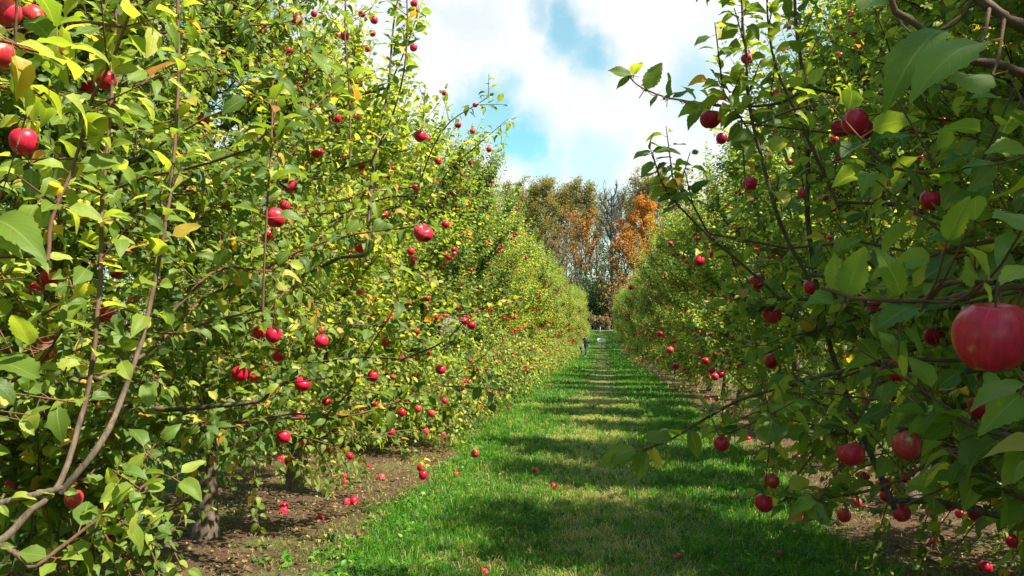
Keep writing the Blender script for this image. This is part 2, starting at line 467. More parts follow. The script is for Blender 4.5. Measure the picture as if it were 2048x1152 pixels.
# ------------------------------------------------------------------ apple tree generator (local coordinates, base at origin)
def apple_skeleton(seed, face, H=5.1, yellow=0.08, size=0.072, dens=1.0, hw=1.18, hy=1.2, skirt=0, z1=.62, reach=None):
    rs = np.random.RandomState(seed)
    tb = Tubes(); trunk = Tubes(); fol = Foliage(); nodes = []; fruit = []
    def w(z):
        return np.interp(z, [0.3, 0.9, 1.8, 3.4, 4.3, H], [.95, 1.08, 1.0, .88, .68, .34])
    lean = rs.normal(0, .05, 2)
    tz = np.linspace(-.06, H - .9, 12)
    tp = np.stack([lean[0] * tz + .04 * np.sin(tz * 2.1 + seed), lean[1] * tz + .05 * np.sin(tz * 1.7 + seed * 2), tz], 1)
    tr = np.interp(tz, [-.06, .05, .25, .9, 2, H], [.115, .09, .072, .062, .04, .008])
    k = 5
    trunk.add(curve(tp[:k], 16), np.interp(np.linspace(0, 1, 16), np.linspace(0, 1, k), tr[:k]) * (1 + .06 * rs.randn(16)), 12)
    tb.add(tp[k - 1:], tr[k - 1:], 8)
    def trunk_at(z): return np.array([np.interp(z, tz, tp[:, 0]), np.interp(z, tz, tp[:, 1]), z])
    def shoot(p, d, L, r0=0.0045, sp=0.025, yl=yellow, gravity=0.0):
        n = 6
        d = norm(d); pts = [p]
        bend = rs.normal(0, .12, 3)
        for i in range(n - 1):
            d = norm(d + bend / n + np.array([0, 0, 0.10 - gravity]) + rs.normal(0, .05, 3))
            pts.append(pts[-1] + d * L / (n - 1))
        pts = np.array(pts)
        tb.add(pts, np.linspace(r0, .0014, n), 4)
        leaves_on(rs, fol, pts, sp, size, yl)
        return pts
    nl = 24
    for i in range(nl):
        f = i / (nl - 1)
        hz = z1 + (H - 1.4 - z1) * f ** .98
        az = i * 2.4 + rs.normal(0, .3)
        if i < 5 and abs(math.cos(az)) < .35: az += .8
        rise = np.interp(f, [0, .25, 1], [0.25, .7, 1.0]) + rs.normal(0, .15)
        zt = hz + rise
        ex, ey = hw * w(zt) * .92, hy * w(zt) * .95
        R = 1 / math.sqrt((math.cos(az) / ex) ** 2 + (math.sin(az) / ey) ** 2) * rs.uniform(.82, 1.05)
        t = np.linspace(0, 1, 9)
        o = trunk_at(hz)
        wob = np.cumsum(rs.normal(0, .022, (9, 3)), 0)
        sag = -0.18 * t ** 2 * (1 - f) 
        pts = o + np.stack([math.cos(az) * R * t ** .85, math.sin(az) * R * t ** .85, rise * (t ** 1.35) + sag], 1) + wob * (t[:, None] > 0)
        r0 = np.interp(f, [0, 1], [.020, .011])
        tb.add(pts, np.linspace(r0, .005, 9), 6)
        leaves_on(rs, fol, pts[2:], .035, size, yellow)
        nodes += list(pts[2:])
        L = np.linalg.norm(np.diff(pts, axis=0), axis=1).sum()
        ns = int(L / .062 * dens)
        outw = np.array([math.cos(az), math.sin(az), 0])
        for j in range(ns):
            tt = rs.uniform(.22, 1.0) if j else 1.0
            p = np.array([np.interp(tt, t, pts[:, q]) for q in range(3)])
            zz = p[2]
            top = H + .25 - zz
            Ls = min(rs.gamma(4, .13), max(.18, top * .8), 1.1)
            lowr = (f < .3)
            d = np.array([0, 0, 1.0]) * rs.uniform(.35, 1.2) + outw * rs.uniform(-.1, .7) + rs.normal(0, .42, 3)
            g = 0.0
            if lowr and rs.rand() < .45 + .2 * skirt:
                d = outw * .8 + rs.normal(0, .5, 3) + np.array([0, 0, -.25]); Ls = rs.uniform(.25, .55); g = .3
            sh = shoot(p, d, Ls, .0035 + .002 * Ls, gravity=g)
            nodes += list(sh[::2])
        for j in range(int(L / .06)):
            tt = rs.uniform(.2, 1)
            p = np.array([np.interp(tt, t, pts[:, q]) for q in range(3)])
            q = p + norm(rs.normal(0, 1, 3) + [0, 0, .4]) * .05
            tb.add([p, q], [.004, .003], 4)
            rosette(rs, fol, q, rs.randint(4, 8), size * .95, yellow)
            if rs.rand() < .36: fruit.append(q)
    for j in range(int(46 * skirt)):
        a = rs.uniform(0, 6.28); zs = rs.uniform(.6, 1.3)
        e = np.array([math.cos(a) * hw * .85, math.sin(a) * hy * .85, zs]) * [rs.uniform(.6, 1.05)] * 1.0
        e[2] = zs
        o = trunk_at(zs - .1)
        cpts = curve([o, (o + e) / 2 + [0, 0, .15], e], 6); tb.add(cpts, np.linspace(.010, .005, 6), 5)
        shoot(e, norm([math.cos(a), math.sin(a), -.9]) + rs.normal(0, .35, 3), rs.uniform(.35, .75), .004, gravity=.25)
        leaves_on(rs, fol, cpts[2:], .03, size, yellow)
        if rs.rand() < .5: fruit.append(e)
    if reach:
        rs2 = np.random.RandomState(seed + 77)
        for j in range(reach[0]):
            z0 = rs2.uniform(.8, 3.6); az = (0 if face > 0 else math.pi) + rs2.uniform(-1.15, 1.15)
            R = rs2.uniform(reach[1], reach[2]) * (1.0 if z0 < 2.3 else .8)
            rise = rs2.uniform(-.15, .5) + (.4 if z0 > 2 else 0)
            t = np.linspace(0, 1, 9); o = trunk_at(z0)
            pts = o + np.stack([math.cos(az) * R * t, math.sin(az) * R * t, rise * t + .22 * np.sin(t * 3.1) * (z0 < 1.8) - .1 * t * t], 1) + np.cumsum(rs2.normal(0, .03, (9, 3)), 0) * (t[:, None] > 0)
            tb.add(pts, np.linspace(.011, .003, 9), 5)
            leaves_on(rs2, fol, pts[2:], .026, size, yellow); nodes += list(pts[3:])
            for k in range(13):
                tt = rs2.uniform(.3, 1); p = np.array([np.interp(tt, t, pts[:, q]) for q in range(3)])
                d = rs2.normal(0, .7, 3) + np.array([math.cos(az) * .4, math.sin(az) * .4, .5])
                n = 5; d = norm(d); L = rs2.uniform(.12, .42); sp_ = p + d * np.linspace(0, L, n)[:, None] + np.cumsum(rs2.normal(0, .01, (n, 3)), 0)
                tb.add(sp_, np.linspace(.0035, .0014, n), 4); leaves_on(rs2, fol, sp_, .024, size, yellow)
                rosette(rs2, fol, p, 5, size, yellow)
    # leader shoots at the top
    for j in range(int(34 * dens)):
        z = rs.uniform(H - 2.2, H - .9); p = trunk_at(z)
        d = np.array([rs.normal(0, .42), rs.normal(0, .42), 1.0])
        sh = shoot(p, d, min(rs.uniform(.6, 1.8), H + rs.choice([0., .2, .5, .8]) - z), .007)
        nodes += list(sh[::2])
        if rs.rand() < .6: fruit.append(sh[3])
    for j in range(int(22 * dens)):
        z = rs.uniform(.9, H - 1.5); p = trunk_at(z)
        a = rs.uniform(0, 6.28)
        shoot(p, [math.cos(a), math.sin(a), .8], rs.uniform(.3, .8), .005)
    return tb, trunk, fol, np.array(nodes), np.array(fruit)

# ------------------------------------------------------------------ apples
def apple_mesh(name, nu, nv, seed=0, elong=0.95):
    r = np.random.RandomState(seed)
    V = []; A = []
    prof = []
    for i in range(nv + 1):
        t = i / nv * math.pi          # 0 top .. pi bottom
        rr = math.sin(t) ** 0.86
        z = math.cos(t) * elong
        z -= 0.36 * math.exp(-(rr / .28) ** 2) if t < 1.2 else 0
        z += 0.10 * math.exp(-(rr / .15) ** 2) if t > 1.9 else 0
        rr *= (1 + 0.07 * math.cos(t))      # broader shoulders
        prof.append((rr, z, t))
    tilt = r.normal(0, .05, 2)
    for rr, z, t in prof:
        for j in range(nu):
            a = j / nu * 2 * math.pi
            lob = 1 + (0.014 * math.cos(5 * a + seed) if t > 1.6 else 0.008 * math.cos(5 * a + seed)) 
            x, y = rr * lob * math.cos(a), rr * lob * math.sin(a)
            V.append([x, y, z * (1 + (0.04 * math.cos(5 * a + seed) if t > 2.2 else 0)) + tilt[0] * x + tilt[1] * y])
    V = np.array(V)
    i = np.arange(nv)[:, None] * nu; j = np.arange(nu)[None]; k = (j + 1) % nu
    F = np.stack([i + j, i + nu + j, i + nu + k, i + k], -1).reshape(-1, 4)
    return V, F
def apple_me(name, nu, nv, seed, R=0.0375, elong=.95):
    V, F = apple_mesh(name, nu, nv, seed, elong)
    me = mesh_np(name, V * R, [F], {'apos': V, 'arnd': np.zeros(len(V))})
    me.materials.append(M_apple)
    return me
AP_HI = [apple_me('apple_flesh', 28, 20, s, elong=e) for s, e in ((1, .95), (2, 1.02), (3, .88))]
AP_LO = [apple_me('apple_flesh', 14, 10, s, elong=e) for s, e in ((1, .95), (2, 1.02), (3, .88))]
stm = Tubes(); stm.add(curve([[0, 0, .022], [.001, .0, .034], [.005, .001, .055]], 6), [.0011, .001, .001, .0011, .0014, .002], 6)
ME_stem = stm.mesh('apple_stem'); ME_stem.materials.append(M_stem)
cal = Tubes()
for k in range(5):
    a = k * 1.2566; cal.add([[.002 * math.cos(a), .002 * math.sin(a), -.027], [.006 * math.cos(a), .006 * math.sin(a), -.031]], [.002, .0006], 4)
ME_cal = cal.mesh('calyx'); ME_cal.materials.append(M_stem)
APPLES = []
def place_apple(p, label, diam=0.075, tilt=None, hi=False, group=None, stem=True, seed=0, rest=False):
    rs = random.Random(seed * 31 + 5)
    me = rs.choice(AP_HI if hi else AP_LO)
    if hi:
        o = bpy.data.objects.new('apple', me); COL.objects.link(o)
        if stem:
            s = bpy.data.objects.new('stem', ME_stem); COL.objects.link(s); s.parent = o
            c = bpy.data.objects.new('calyx', ME_cal); COL.objects.link(c); c.parent = o
    else:
        o = bpy.data.objects.new('apple', me); COL.objects.link(o)
    o.location = p
    if tilt is None: tilt = (rs.gauss(0, .3), rs.gauss(0, .3))
    o.rotation_euler = (tilt[0], tilt[1], rs.uniform(0, 6.28))
    sc = diam / .075
    o.scale = (sc, sc, sc)
    tag(o, label, 'apple', group)
    APPLES.append(o)
    return o

ORD = ['first', 'second', 'third', 'fourth', 'fifth', 'sixth', 'seventh', 'eighth', 'ninth', 'tenth', 'eleventh', 'twelfth', 'thirteenth', 'fourteenth',
       'fifteenth', 'sixteenth', 'seventeenth', 'eighteenth', 'nineteenth', 'twentieth']
def ordn(i): return ORD[i] if i < 20 else ('twenty-' + ORD[i - 20] if i < 29 else 'late')

# hand placed apples of the photograph: px, py, diameter in px, words for the label
HANG = [
 (-4, 110, 72, 'large red apple cut by the left edge, below the glossy one in the corner'), (14, 25, 58, 'glossy red apple in the very top left corner'),
 (68, 33, 52, 'glossy red apple just right of the one in the top left corner'), (48, 283, 58, 'big dark red apple partly behind a leaf near the left edge'),
 (176, 175, 34, 'red apple left of the pair beside the long thin dark branch at upper left'), (212, 160, 42, 'red apple crossed by the long thin dark branch at upper left'),
 (283, 147, 22, 'small red apple right of the long thin dark branch at upper left'), (333, 54, 20, 'small dark red apple against the blue gap at upper left'),
 (-2, 505, 38, 'red apple cut by the left edge at half height'), (62, 235, 18, 'small red apple above the big dark one at the left edge'),
 (405, 240, 22, 'small red apple among leaves right of the tall pale shoot'), (370, 375, 14, 'tiny red apple beside the tall pale shoot at left'),
 (525, 57, 20, 'pinkish apple high in the left row, leftmost near the top'), (594, 40, 25, 'round red apple high in the left row right of the pinkish one'),
 (628, 28, 14, 'small red apple at the top of the left row beside the round red one'), (748, 40, 17, 'small red apple near the top of the tallest shoots'),
 (724, 28, 16, 'small red apple in the group at the top of the tallest shoots'), (690, 72, 20, 'red apple below the group at the top of the tallest shoots'),
 (674, 72, 15, 'small red apple touching its bigger neighbour below the top group'), (745, 67, 14, 'small red apple hanging alone below the top group'),
 (827, 95, 16, 'lower red apple on the tall shoot against the cloud'), (828, 7, 16, 'upper red apple on the tall shoot against the cloud'),
 (709, 105, 14, 'leftmost apple of the tight cluster of four high in the left row'), (722, 107, 14, 'lowest apple of the tight cluster of four high in the left row'),
 (734, 97, 15, 'rightmost apple of the tight cluster of four high in the left row'), (714, 90, 14, 'topmost apple of the tight cluster of four high in the left row'),
 (576, 102, 20, 'orange red apple with pale side high in the left row'), (617, 152, 17, 'dark red apple below the orange one in the left row'),
 (603, 167, 14, 'small dark red apple left of its neighbour under the orange one'), (672, 236, 22, 'orange red apple above the middle of the left row'),
 (634, 305, 27, 'bright oval red apple in the sunlit leaves of the left row'), (681, 313, 16, 'small red apple right of the bright oval one'),
 (724, 333, 16, 'small round red apple right of centre in the left row'), (580, 370, 30, 'bright red apple above the pair in the left row'),
 (550, 435, 44, 'large red apple of the left row with a darker one under it'), (570, 411, 22, 'red apple peeking out above the large one of the left row'),
 (536, 470, 23, 'dark red apple just under the large one of the left row'), (847, 467, 40, 'large red apple with its calyx facing out at the end of a branch'),
 (891, 449, 16, 'small red apple just right of the large one with visible calyx'), (840, 272, 24, 'red apple at the right side of the left row below the skyline'),
 (855, 278, 13, 'tiny dark apple touching the red one below the skyline'), (876, 322, 15, 'small dark red apple low on the slender shoots by the skyline'),
 (888, 186, 12, 'tiny apple on the leaning shoots against the blue gap'), (950, 210, 11, 'tiny apple at the end of the leaning shoots by the blue gap'),
 (978, 299, 12, 'tiny apple on the rightmost shoot of the left skyline'), (945, 262, 12, 'tiny dark apple in the middle of the leaning shoots'),
 (916, 250, 14, 'small dark apple left of the middle of the leaning shoots'), (723, 390, 13, 'tiny red apple below the centre of the left row'),
 (831, 375, 14, 'tiny red apple on the sunlit left row under the slender shoots'), (720, 497, 20, 'red apple of the touching pair under the branch with the large apple'),
 (702, 499, 16, 'darker apple of the touching pair under the branch with the large apple'), (822, 503, 16, 'upper small apple below the large one with visible calyx'),
 (827, 519, 14, 'lower small apple below the large one with visible calyx'), (213, 630, 36, 'pale red apple beside the sunlit limb at left'),
 (88, 700, 50, 'red apple behind pink leaf stalks at the left edge'), (547, 670, 33, 'right apple of the dark touching pair in the left row'),
 (520, 664, 30, 'left apple of the dark touching pair in the left row'), (643, 683, 29, 'dark red apple under a small pink one in the left row'),
 (641, 660, 18, 'small pink apple on top of the dark red one'), (746, 752, 23, 'shiny red apple alone in the lower left row'),
 (786, 754, 13, 'tiny red apple right of the shiny one in the lower left row'), (881, 739, 22, 'red apple with a pale streak low at the right of the left row'),
 (833, 663, 14, 'small bright apple in the brightest yellow leaves'), (772, 685, 17, 'orange apple near the bright yellow leaves of the left row'),
 (943, 651, 18, 'red apple on the thin branch reaching over the path edge'), (929, 642, 16, 'pale blushed apple beside the red one on the thin branch'),
 (855, 597, 12, 'tiny red apple above the thin branch at the right of the left row'), (605, 768, 33, 'big red apple hanging under leaves in the lower left row'),
 (653, 804, 19, 'red apple right below the big one in the lower left row'), (480, 748, 33, 'left apple of the pair above the bare grey branch'),
 (507, 752, 26, 'right apple of the pair above the bare grey branch'), (558, 711, 26, 'shaded apple between the two dark pairs of the left row'),
 (567, 874, 29, 'dark red apple in the shade beside the second left trunk'), (596, 830, 22, 'shaded red apple right above the drooping branch'),
 (836, 818, 15, 'small red apple low in the left row near the grass'), (804, 825, 16, 'dull orange apple low in the left row near the grass'),
 (863, 827, 15, 'pink apple low in the left row near the grass'), (852, 864, 14, 'yellowish apple low in the left row near the grass'),
 (782, 864, 17, 'red apple hanging over the bare soil at left'), (889, 802, 12, 'tiny red apple low at the grass edge of the left row'),
 (842, 935, 17, 'upper apple of the stacked pair hanging over the soil'), (846, 950, 18, 'lower apple of the stacked pair hanging over the soil'),
 (699, 912, 15, 'shaded apple hanging above the soil between left trunks'), (411, 1048, 20, 'red apple half hidden beside the first left trunk'),
 (255, 1113, 20, 'dark purple red apple near the bottom left corner'), (408, 803, 16, 'small red apple in the shade above the first left trunk'),
 (370, 828, 14, 'small dull red apple in the shade of the left tree'), (950, 907, 17, 'red apple at the tip of a shoot over the grass edge'),
 (1421, 238, 42, 'large red apple on the branch reaching into the sky'), (1443, 277, 22, 'smaller red apple under the large one near the skyline'),
 (1495, 117, 25, 'orange red apple behind leaves at the top of the right row'), (1710, 244, 50, 'big red apple at the top of the cluster of three in the right row'),
 (1682, 256, 38, 'left apple of the cluster of three in the right row'), (1728, 260, 36, 'right apple of the cluster of three, half behind a leaf'),
 (1668, 279, 17, 'small pink apple under the cluster of three'), (1623, 105, 12, 'tiny apple near the sky at the top of the right row'),
 (1720, 148, 13, 'tiny red apple above the cluster of three'), (1500, 367, 28, 'round red apple on the sunlit left side of the right row'),
 (1607, 387, 23, 'bright pink red apple right of the round one in the right row'), (1840, 318, 18, 'small red apple in the middle of the right row'),
 (1885, 243, 18, 'small red apple under the large backlit leaf'), (1862, 400, 40, 'dark red apple behind the big pointed leaves at right'),
 (1398, 522, 22, 'red apple at the left edge of the right row'), (1514, 563, 34, 'dark red apple at half height of the right row'),
 (1545, 628, 36, 'dull orange apple in the shade below the dark one'), (1623, 574, 30, 'dark red apple left of the near twig at right'),
 (1748, 612, 28, 'dark red apple just under the near twig at right'), (1869, 672, 38, 'dark red apple left of the giant near apple'),
 (1797, 742, 42, 'shaded apple below and left of the giant near apple'), (1985, 672, 138, 'giant red apple closest to the viewer at the right edge'),
 (1543, 722, 28, 'shaded red apple deep in the right row'), (1813, 891, 52, 'glossy red apple with bright highlight at lower right'),
 (1702, 908, 50, 'dark red apple left of the glossy one at lower right'), (1962, 815, 44, 'very dark apple below the giant near apple'),
 (1443, 887, 31, 'bright red apple hanging alone over the path edge'), (1411, 722, 15, 'top left apple of the loose group low in the right row'),
 (1424, 740, 14, 'second apple of the loose group low in the right row'), (1441, 748, 16, 'rightmost apple of the loose group low in the right row'),
 (1430, 754, 15, 'lowest apple of the loose group low in the right row'), (1340, 700, 15, 'red apple near the grass where the right row turns pale'),
 (1352, 732, 14, 'small apple low near the grass in the right row'), (1320, 668, 12, 'tiny apple on the pale far part of the right row'),
 (1262, 575, 11, 'tiny apple high on the far end of the right row'), (1341, 487, 10, 'tiny apple near the top of the sunlit right row'),
 (1543, 962, 30, 'dark apple in the shade beside the grass at lower right'), (1528, 1006, 36, 'dark red apple low above the grass at lower right'),
 (1768, 970, 27, 'upper apple of the stacked pair above the sunlit soil'), (1773, 992, 24, 'lower apple of the stacked pair above the sunlit soil'),
 (1803, 1026, 32, 'dark red apple in front of the mossy soil'), (1688, 1030, 26, 'dark red apple left of the mossy soil'),
 (1715, 1005, 18, 'small red apple above its dark neighbour left of the mossy soil'), (1731, 1019, 15, 'small bright apple before the mossy soil'),
 (1954, 1028, 32, 'dark red apple left of the right trunk'), (2026, 1083, 26, 'orange red apple in front of the right trunk'),
 (1900, 1010, 22, 'orange apple half behind a leaf above the mossy soil'), (1920, 1028, 18, 'pale cream apple beside the dark one near the right trunk'),
 (1633, 876, 15, 'small red apple in front of the middle right trunk'),
]

hero = []
for k, (px, py, dp, lab) in enumerate(HANG):
    D = 0.075 * FPX / dp
    if dp < 16: D *= 0.92
    p = P(px, py, D * .995)
    hero.append(dict(px=px, py=py, dp=dp, D=D, p=p, lab=lab))

# ------------------------------------------------------------------ near trees (unique meshes)
M_cl = None
def cull(fol_arr, origin, keepnear=1.3, frac=.95, skyclear=True):
    p, a, n, s, r = fol_arr
    c = p + norm(a) * (s * .5)[:, None] + origin
    px, py, dz = proj(c)
    keep = np.linalg.norm(c - CAM, axis=1) > keepnear
    keep &= c[:, 2] > gz(c[:, 1]) + .12
    rs = np.random.RandomState(5)
    hit = np.zeros(len(c), bool)
    for h in hero:
        lr = s * FPX / np.maximum(dz, .1) * .30
        d2 = np.hypot(px - h['px'], py - h['py'])
        hit |= (dz > 0) & (dz < h['D'] + .03) & (d2 < h['dp'] * .42 + lr * .75)
    keep &= ~(hit & (rs.rand(len(c)) < frac))
    if skyclear:
        L = np.interp(py, [0, 60, 150, 200, 300, 360, 640], [850, 850, 905, 1000, 985, 1040, 1160])
        R = np.interp(py, [0, 100, 200, 300, 360, 640], [1450, 1440, 1400, 1370, 1330, 1225])
        keep &= ~((dz > 0) & (py < 640) & (px > L) & (px < R))
        # nothing of the near trees over the grass path
        Lg = np.interp(py, [640, 700, 800, 900, 1152], [1160, 1130, 1010, 960, 700])
        Rg = np.interp(py, [640, 700, 800, 880, 960, 1152], [1225, 1270, 1400, 1440, 1500, 1640])
        keep &= ~((dz > 0) & (py >= 640) & (px > Lg) & (px < Rg))
    return [x[keep] for x in fol_arr]

# extra limbs that the photograph shows clearly, given as (tree key, [(px,py,D)...], r0, r1, leafy from t, leaf size)
EXTRA = [
 ('L1', [(-60, 1120, 1.7), (0, 1085, 1.75), (60, 1035, 1.8), (120, 985, 1.85), (165, 860, 1.95), (190, 740, 2.0), (205, 560, 2.05), (205, 420, 2.1), (222, 250, 2.15), (232, 60, 2.2), (235, -60, 2.2)], .0095, .004, .45, .075),
 ('L1', [(120, 985, 1.85), (210, 880, 1.9), (250, 800, 2.0), (300, 650, 2.1), (330, 520, 2.15), (350, 380, 2.2), (360, 220, 2.25), (362, 90, 2.3), (360, -40, 2.3)], .0085, .004, .4, .075),
 ('L1', [(0, 1088, 1.75), (35, 1105, 1.75), (70, 1128, 1.75), (150, 1068, 1.8), (250, 990, 1.85), (320, 935, 1.9)], .0075, .003, .5, .07),
 ('L1', [(95, 520, 1.6), (108, 430, 1.62), (150, 330, 1.65), (180, 220, 1.7), (225, 130, 1.7), (262, 40, 1.7), (280, -30, 1.7)], .0045, .003, .2, .075),
 ('L1', [(-30, 80, 1.15), (20, 90, 1.2), (60, 105, 1.25), (115, 122, 1.3)], .004, .002, .2, .08),
 ('L1', [(-30, 130, 1.3), (10, 160, 1.35), (70, 190, 1.4)], .004, .002, .3, .08),
 ('L1', [(-250, 760, 1.5), (-60, 790, 1.3), (60, 740, 1.1), (112, 672, 1.0)], .004, .002, 9, .07),
 ('L2', [(190, 760, 2.4), (300, 700, 2.6), (400, 600, 2.8), (480, 560, 3.0), (600, 500, 3.1), (700, 470, 3.1), (820, 455, 3.0)], .007, .003, .3, .075),
 ('L2', [(330, 640, 2.6), (430, 540, 2.7), (540, 540, 2.9)], .007, .003, .3, .07),
 ('L2', [(500, 850, 3.2), (560, 834, 3.3), (650, 835, 3.3), (720, 825, 3.3), (800, 800, 3.4), (890, 765, 3.5), (970, 710, 3.5)], .006, .002, .35, .075),
 ('L2', [(440, 810, 3.2), (520, 800, 3.2), (545, 775, 3.2), (590, 755, 3.25)], .010, .006, .8, .07),
 ('L2', [(650, 835, 3.3), (700, 780, 3.3), (740, 700, 3.3), (790, 620, 3.3), (800, 560, 3.35)], .005, .002, .2, .075),
 ('L2', [(500, 300, 2.6), (540, 260, 2.7), (620, 220, 2.7), (700, 160, 2.8)], .005, .002, .1, .08),
 ('L2', [(525, 640, 2.3), (540, 400, 2.3), (548, 270, 2.35), (552, 160, 2.4)], .004, .002, .3, .085),
 ('L3', [(735, 520, 4.3), (740, 400, 4.4), (750, 300, 4.5), (775, 180, 4.6), (785, 60, 4.7), (800, -40, 4.7)], .012, .004, .1, .07),
 ('L3', [(742, 300, 4.4), (700, 240, 4.3)], .006, .003, .3, .07),
 ('L3', [(775, 180, 4.5), (800, 120, 4.4), (822, 60, 4.4), (835, 10, 4.4)], .005, .002, .1, .075),
 ('L3', [(830, 400, 5.2), (860, 310, 5.2), (900, 245, 5.1), (960, 205, 5.1), (985, 190, 5.1)], .006, .002, .1, .06),
 ('L3', [(850, 420, 5.4), (900, 340, 5.4), (960, 285, 5.4), (1015, 240, 5.4)], .006, .002, .1, .06),
 ('L3', [(840, 380, 5.4), (845, 260, 5.4), (850, 170, 5.4)], .005, .002, .1, .06),
 ('L3', [(800, 720, 4.4), (880, 690, 4.3), (940, 640, 4.2), (1010, 605, 4.2)], .006, .002, .4, .06),
 ('R2', [(1620, 170, 3.0), (1560, 205, 2.9), (1480, 213, 2.85), (1400, 208, 2.8), (1340, 196, 2.75), (1290, 178, 2.7), (1262, 150, 2.7)], .006, .002, 9, .075),
 ('R2', [(1560, 600, 3.0), (1500, 545, 2.95), (1420, 475, 2.9), (1350, 405, 2.85), (1318, 350, 2.8), (1302, 300, 2.8)], .006, .002, 9, .075),
 ('R2', [(1420, 475, 2.9), (1380, 400, 2.9), (1350, 370, 2.85), (1340, 330, 2.85)], .004, .002, .3, .07),
 ('R2', [(1620, 560, 2.7), (1560, 440, 2.6), (1520, 300, 2.6), (1495, 190, 2.6), (1490, 90, 2.6), (1482, 10, 2.6), (1480, -50, 2.6)], .007, .003, .2, .07),
 ('R2', [(1680, 420, 2.9), (1600, 250, 2.9), (1550, 130, 2.9), (1530, 40, 2.9), (1525, -50, 2.9)], .006, .003, .1, .07),
 ('R2', [(1490, 250, 2.6), (1460, 200, 2.6), (1440, 160, 2.6)], .003, .002, .1, .065),
 ('L3', [(740, 330, 4.2), (790, 220, 4.2), (812, 120, 4.2), (815, 20, 4.2), (812, -50, 4.2)], .006, .003, .1, .07),
 ('L3', [(700, 330, 4.0), (700, 200, 4.0), (690, 60, 4.0), (695, -60, 4.0)], .006, .003, .1, .07),
 ('R2', [(1790, 1020, 3.15), (1700, 820, 3.2), (1640, 620, 3.2), (1610, 440, 3.2), (1612, 330, 3.2), (1608, 200, 3.2), (1590, 60, 3.2), (1580, -50, 3.2)], .011, .006, .3, .075),
 ('R2', [(1760, 720, 2.6), (1600, 760, 2.8), (1480, 800, 3.1), (1400, 845, 3.2), (1340, 880, 3.2), (1290, 898, 3.2)], .008, .003, 9, .07),
 ('R2', [(1780, 700, 2.6), (1700, 860, 2.5), (1620, 850, 2.5), (1540, 830, 2.5)], .006, .002, .2, .08),
 ('R2', [(1900, 900, 2.4), (1800, 960, 2.4), (1700, 990, 2.45), (1600, 1000, 2.5), (1520, 985, 2.6)], .006, .002, .2, .08),
 ('R2', [(1800, 860, 2.6), (1700, 830, 2.7), (1620, 800, 2.8), (1560, 820, 2.9), (1470, 860, 3.0), (1440, 868, 3.0)], .006, .002, .3, .075),
 ('R1', [(2300, 330, .95), (2120, 170, .9), (2048, 138, .88), (1960, 110, .86), (1880, 60, .85), (1815, 5, .84), (1780, -40, .84)], .0055, .003, 9, .085),
 ('R1', [(2200, 130, .9), (2048, 52, .8), (1990, 25, .8), (1930, -15, .8)], .006, .0045, 9, .085),
 ('R1', [(2300, 600, 1.2), (2120, 570, 1.05), (2040, 578, 1.0), (1960, 588, .98), (1880, 602, .97), (1800, 603, .96), (1720, 600, .97), (1655, 582, 1.0)], .0045, .002, 9, .085),
 ('R1', [(2200, 900, 1.4), (2060, 880, 1.5), (1950, 850, 1.6), (1850, 780, 1.7)], .008, .003, .1, .08),
 ('R1', [(2200, 500, 1.4), (2050, 480, 1.5), (1900, 500, 1.6), (1760, 560, 1.7)], .006, .003, .1, .08),
 ('R1', [(2200, 1000, 1.6), (2050, 1000, 1.6), (1950, 940, 1.7), (1880, 900, 1.8)], .006, .003, .1, .08),
 ('R1', [(2250, 350, 1.4), (2100, 300, 1.5), (1950, 330, 1.6), (1850, 350, 1.7), (1720, 330, 1.8)], .006, .003, .1, .08),
]
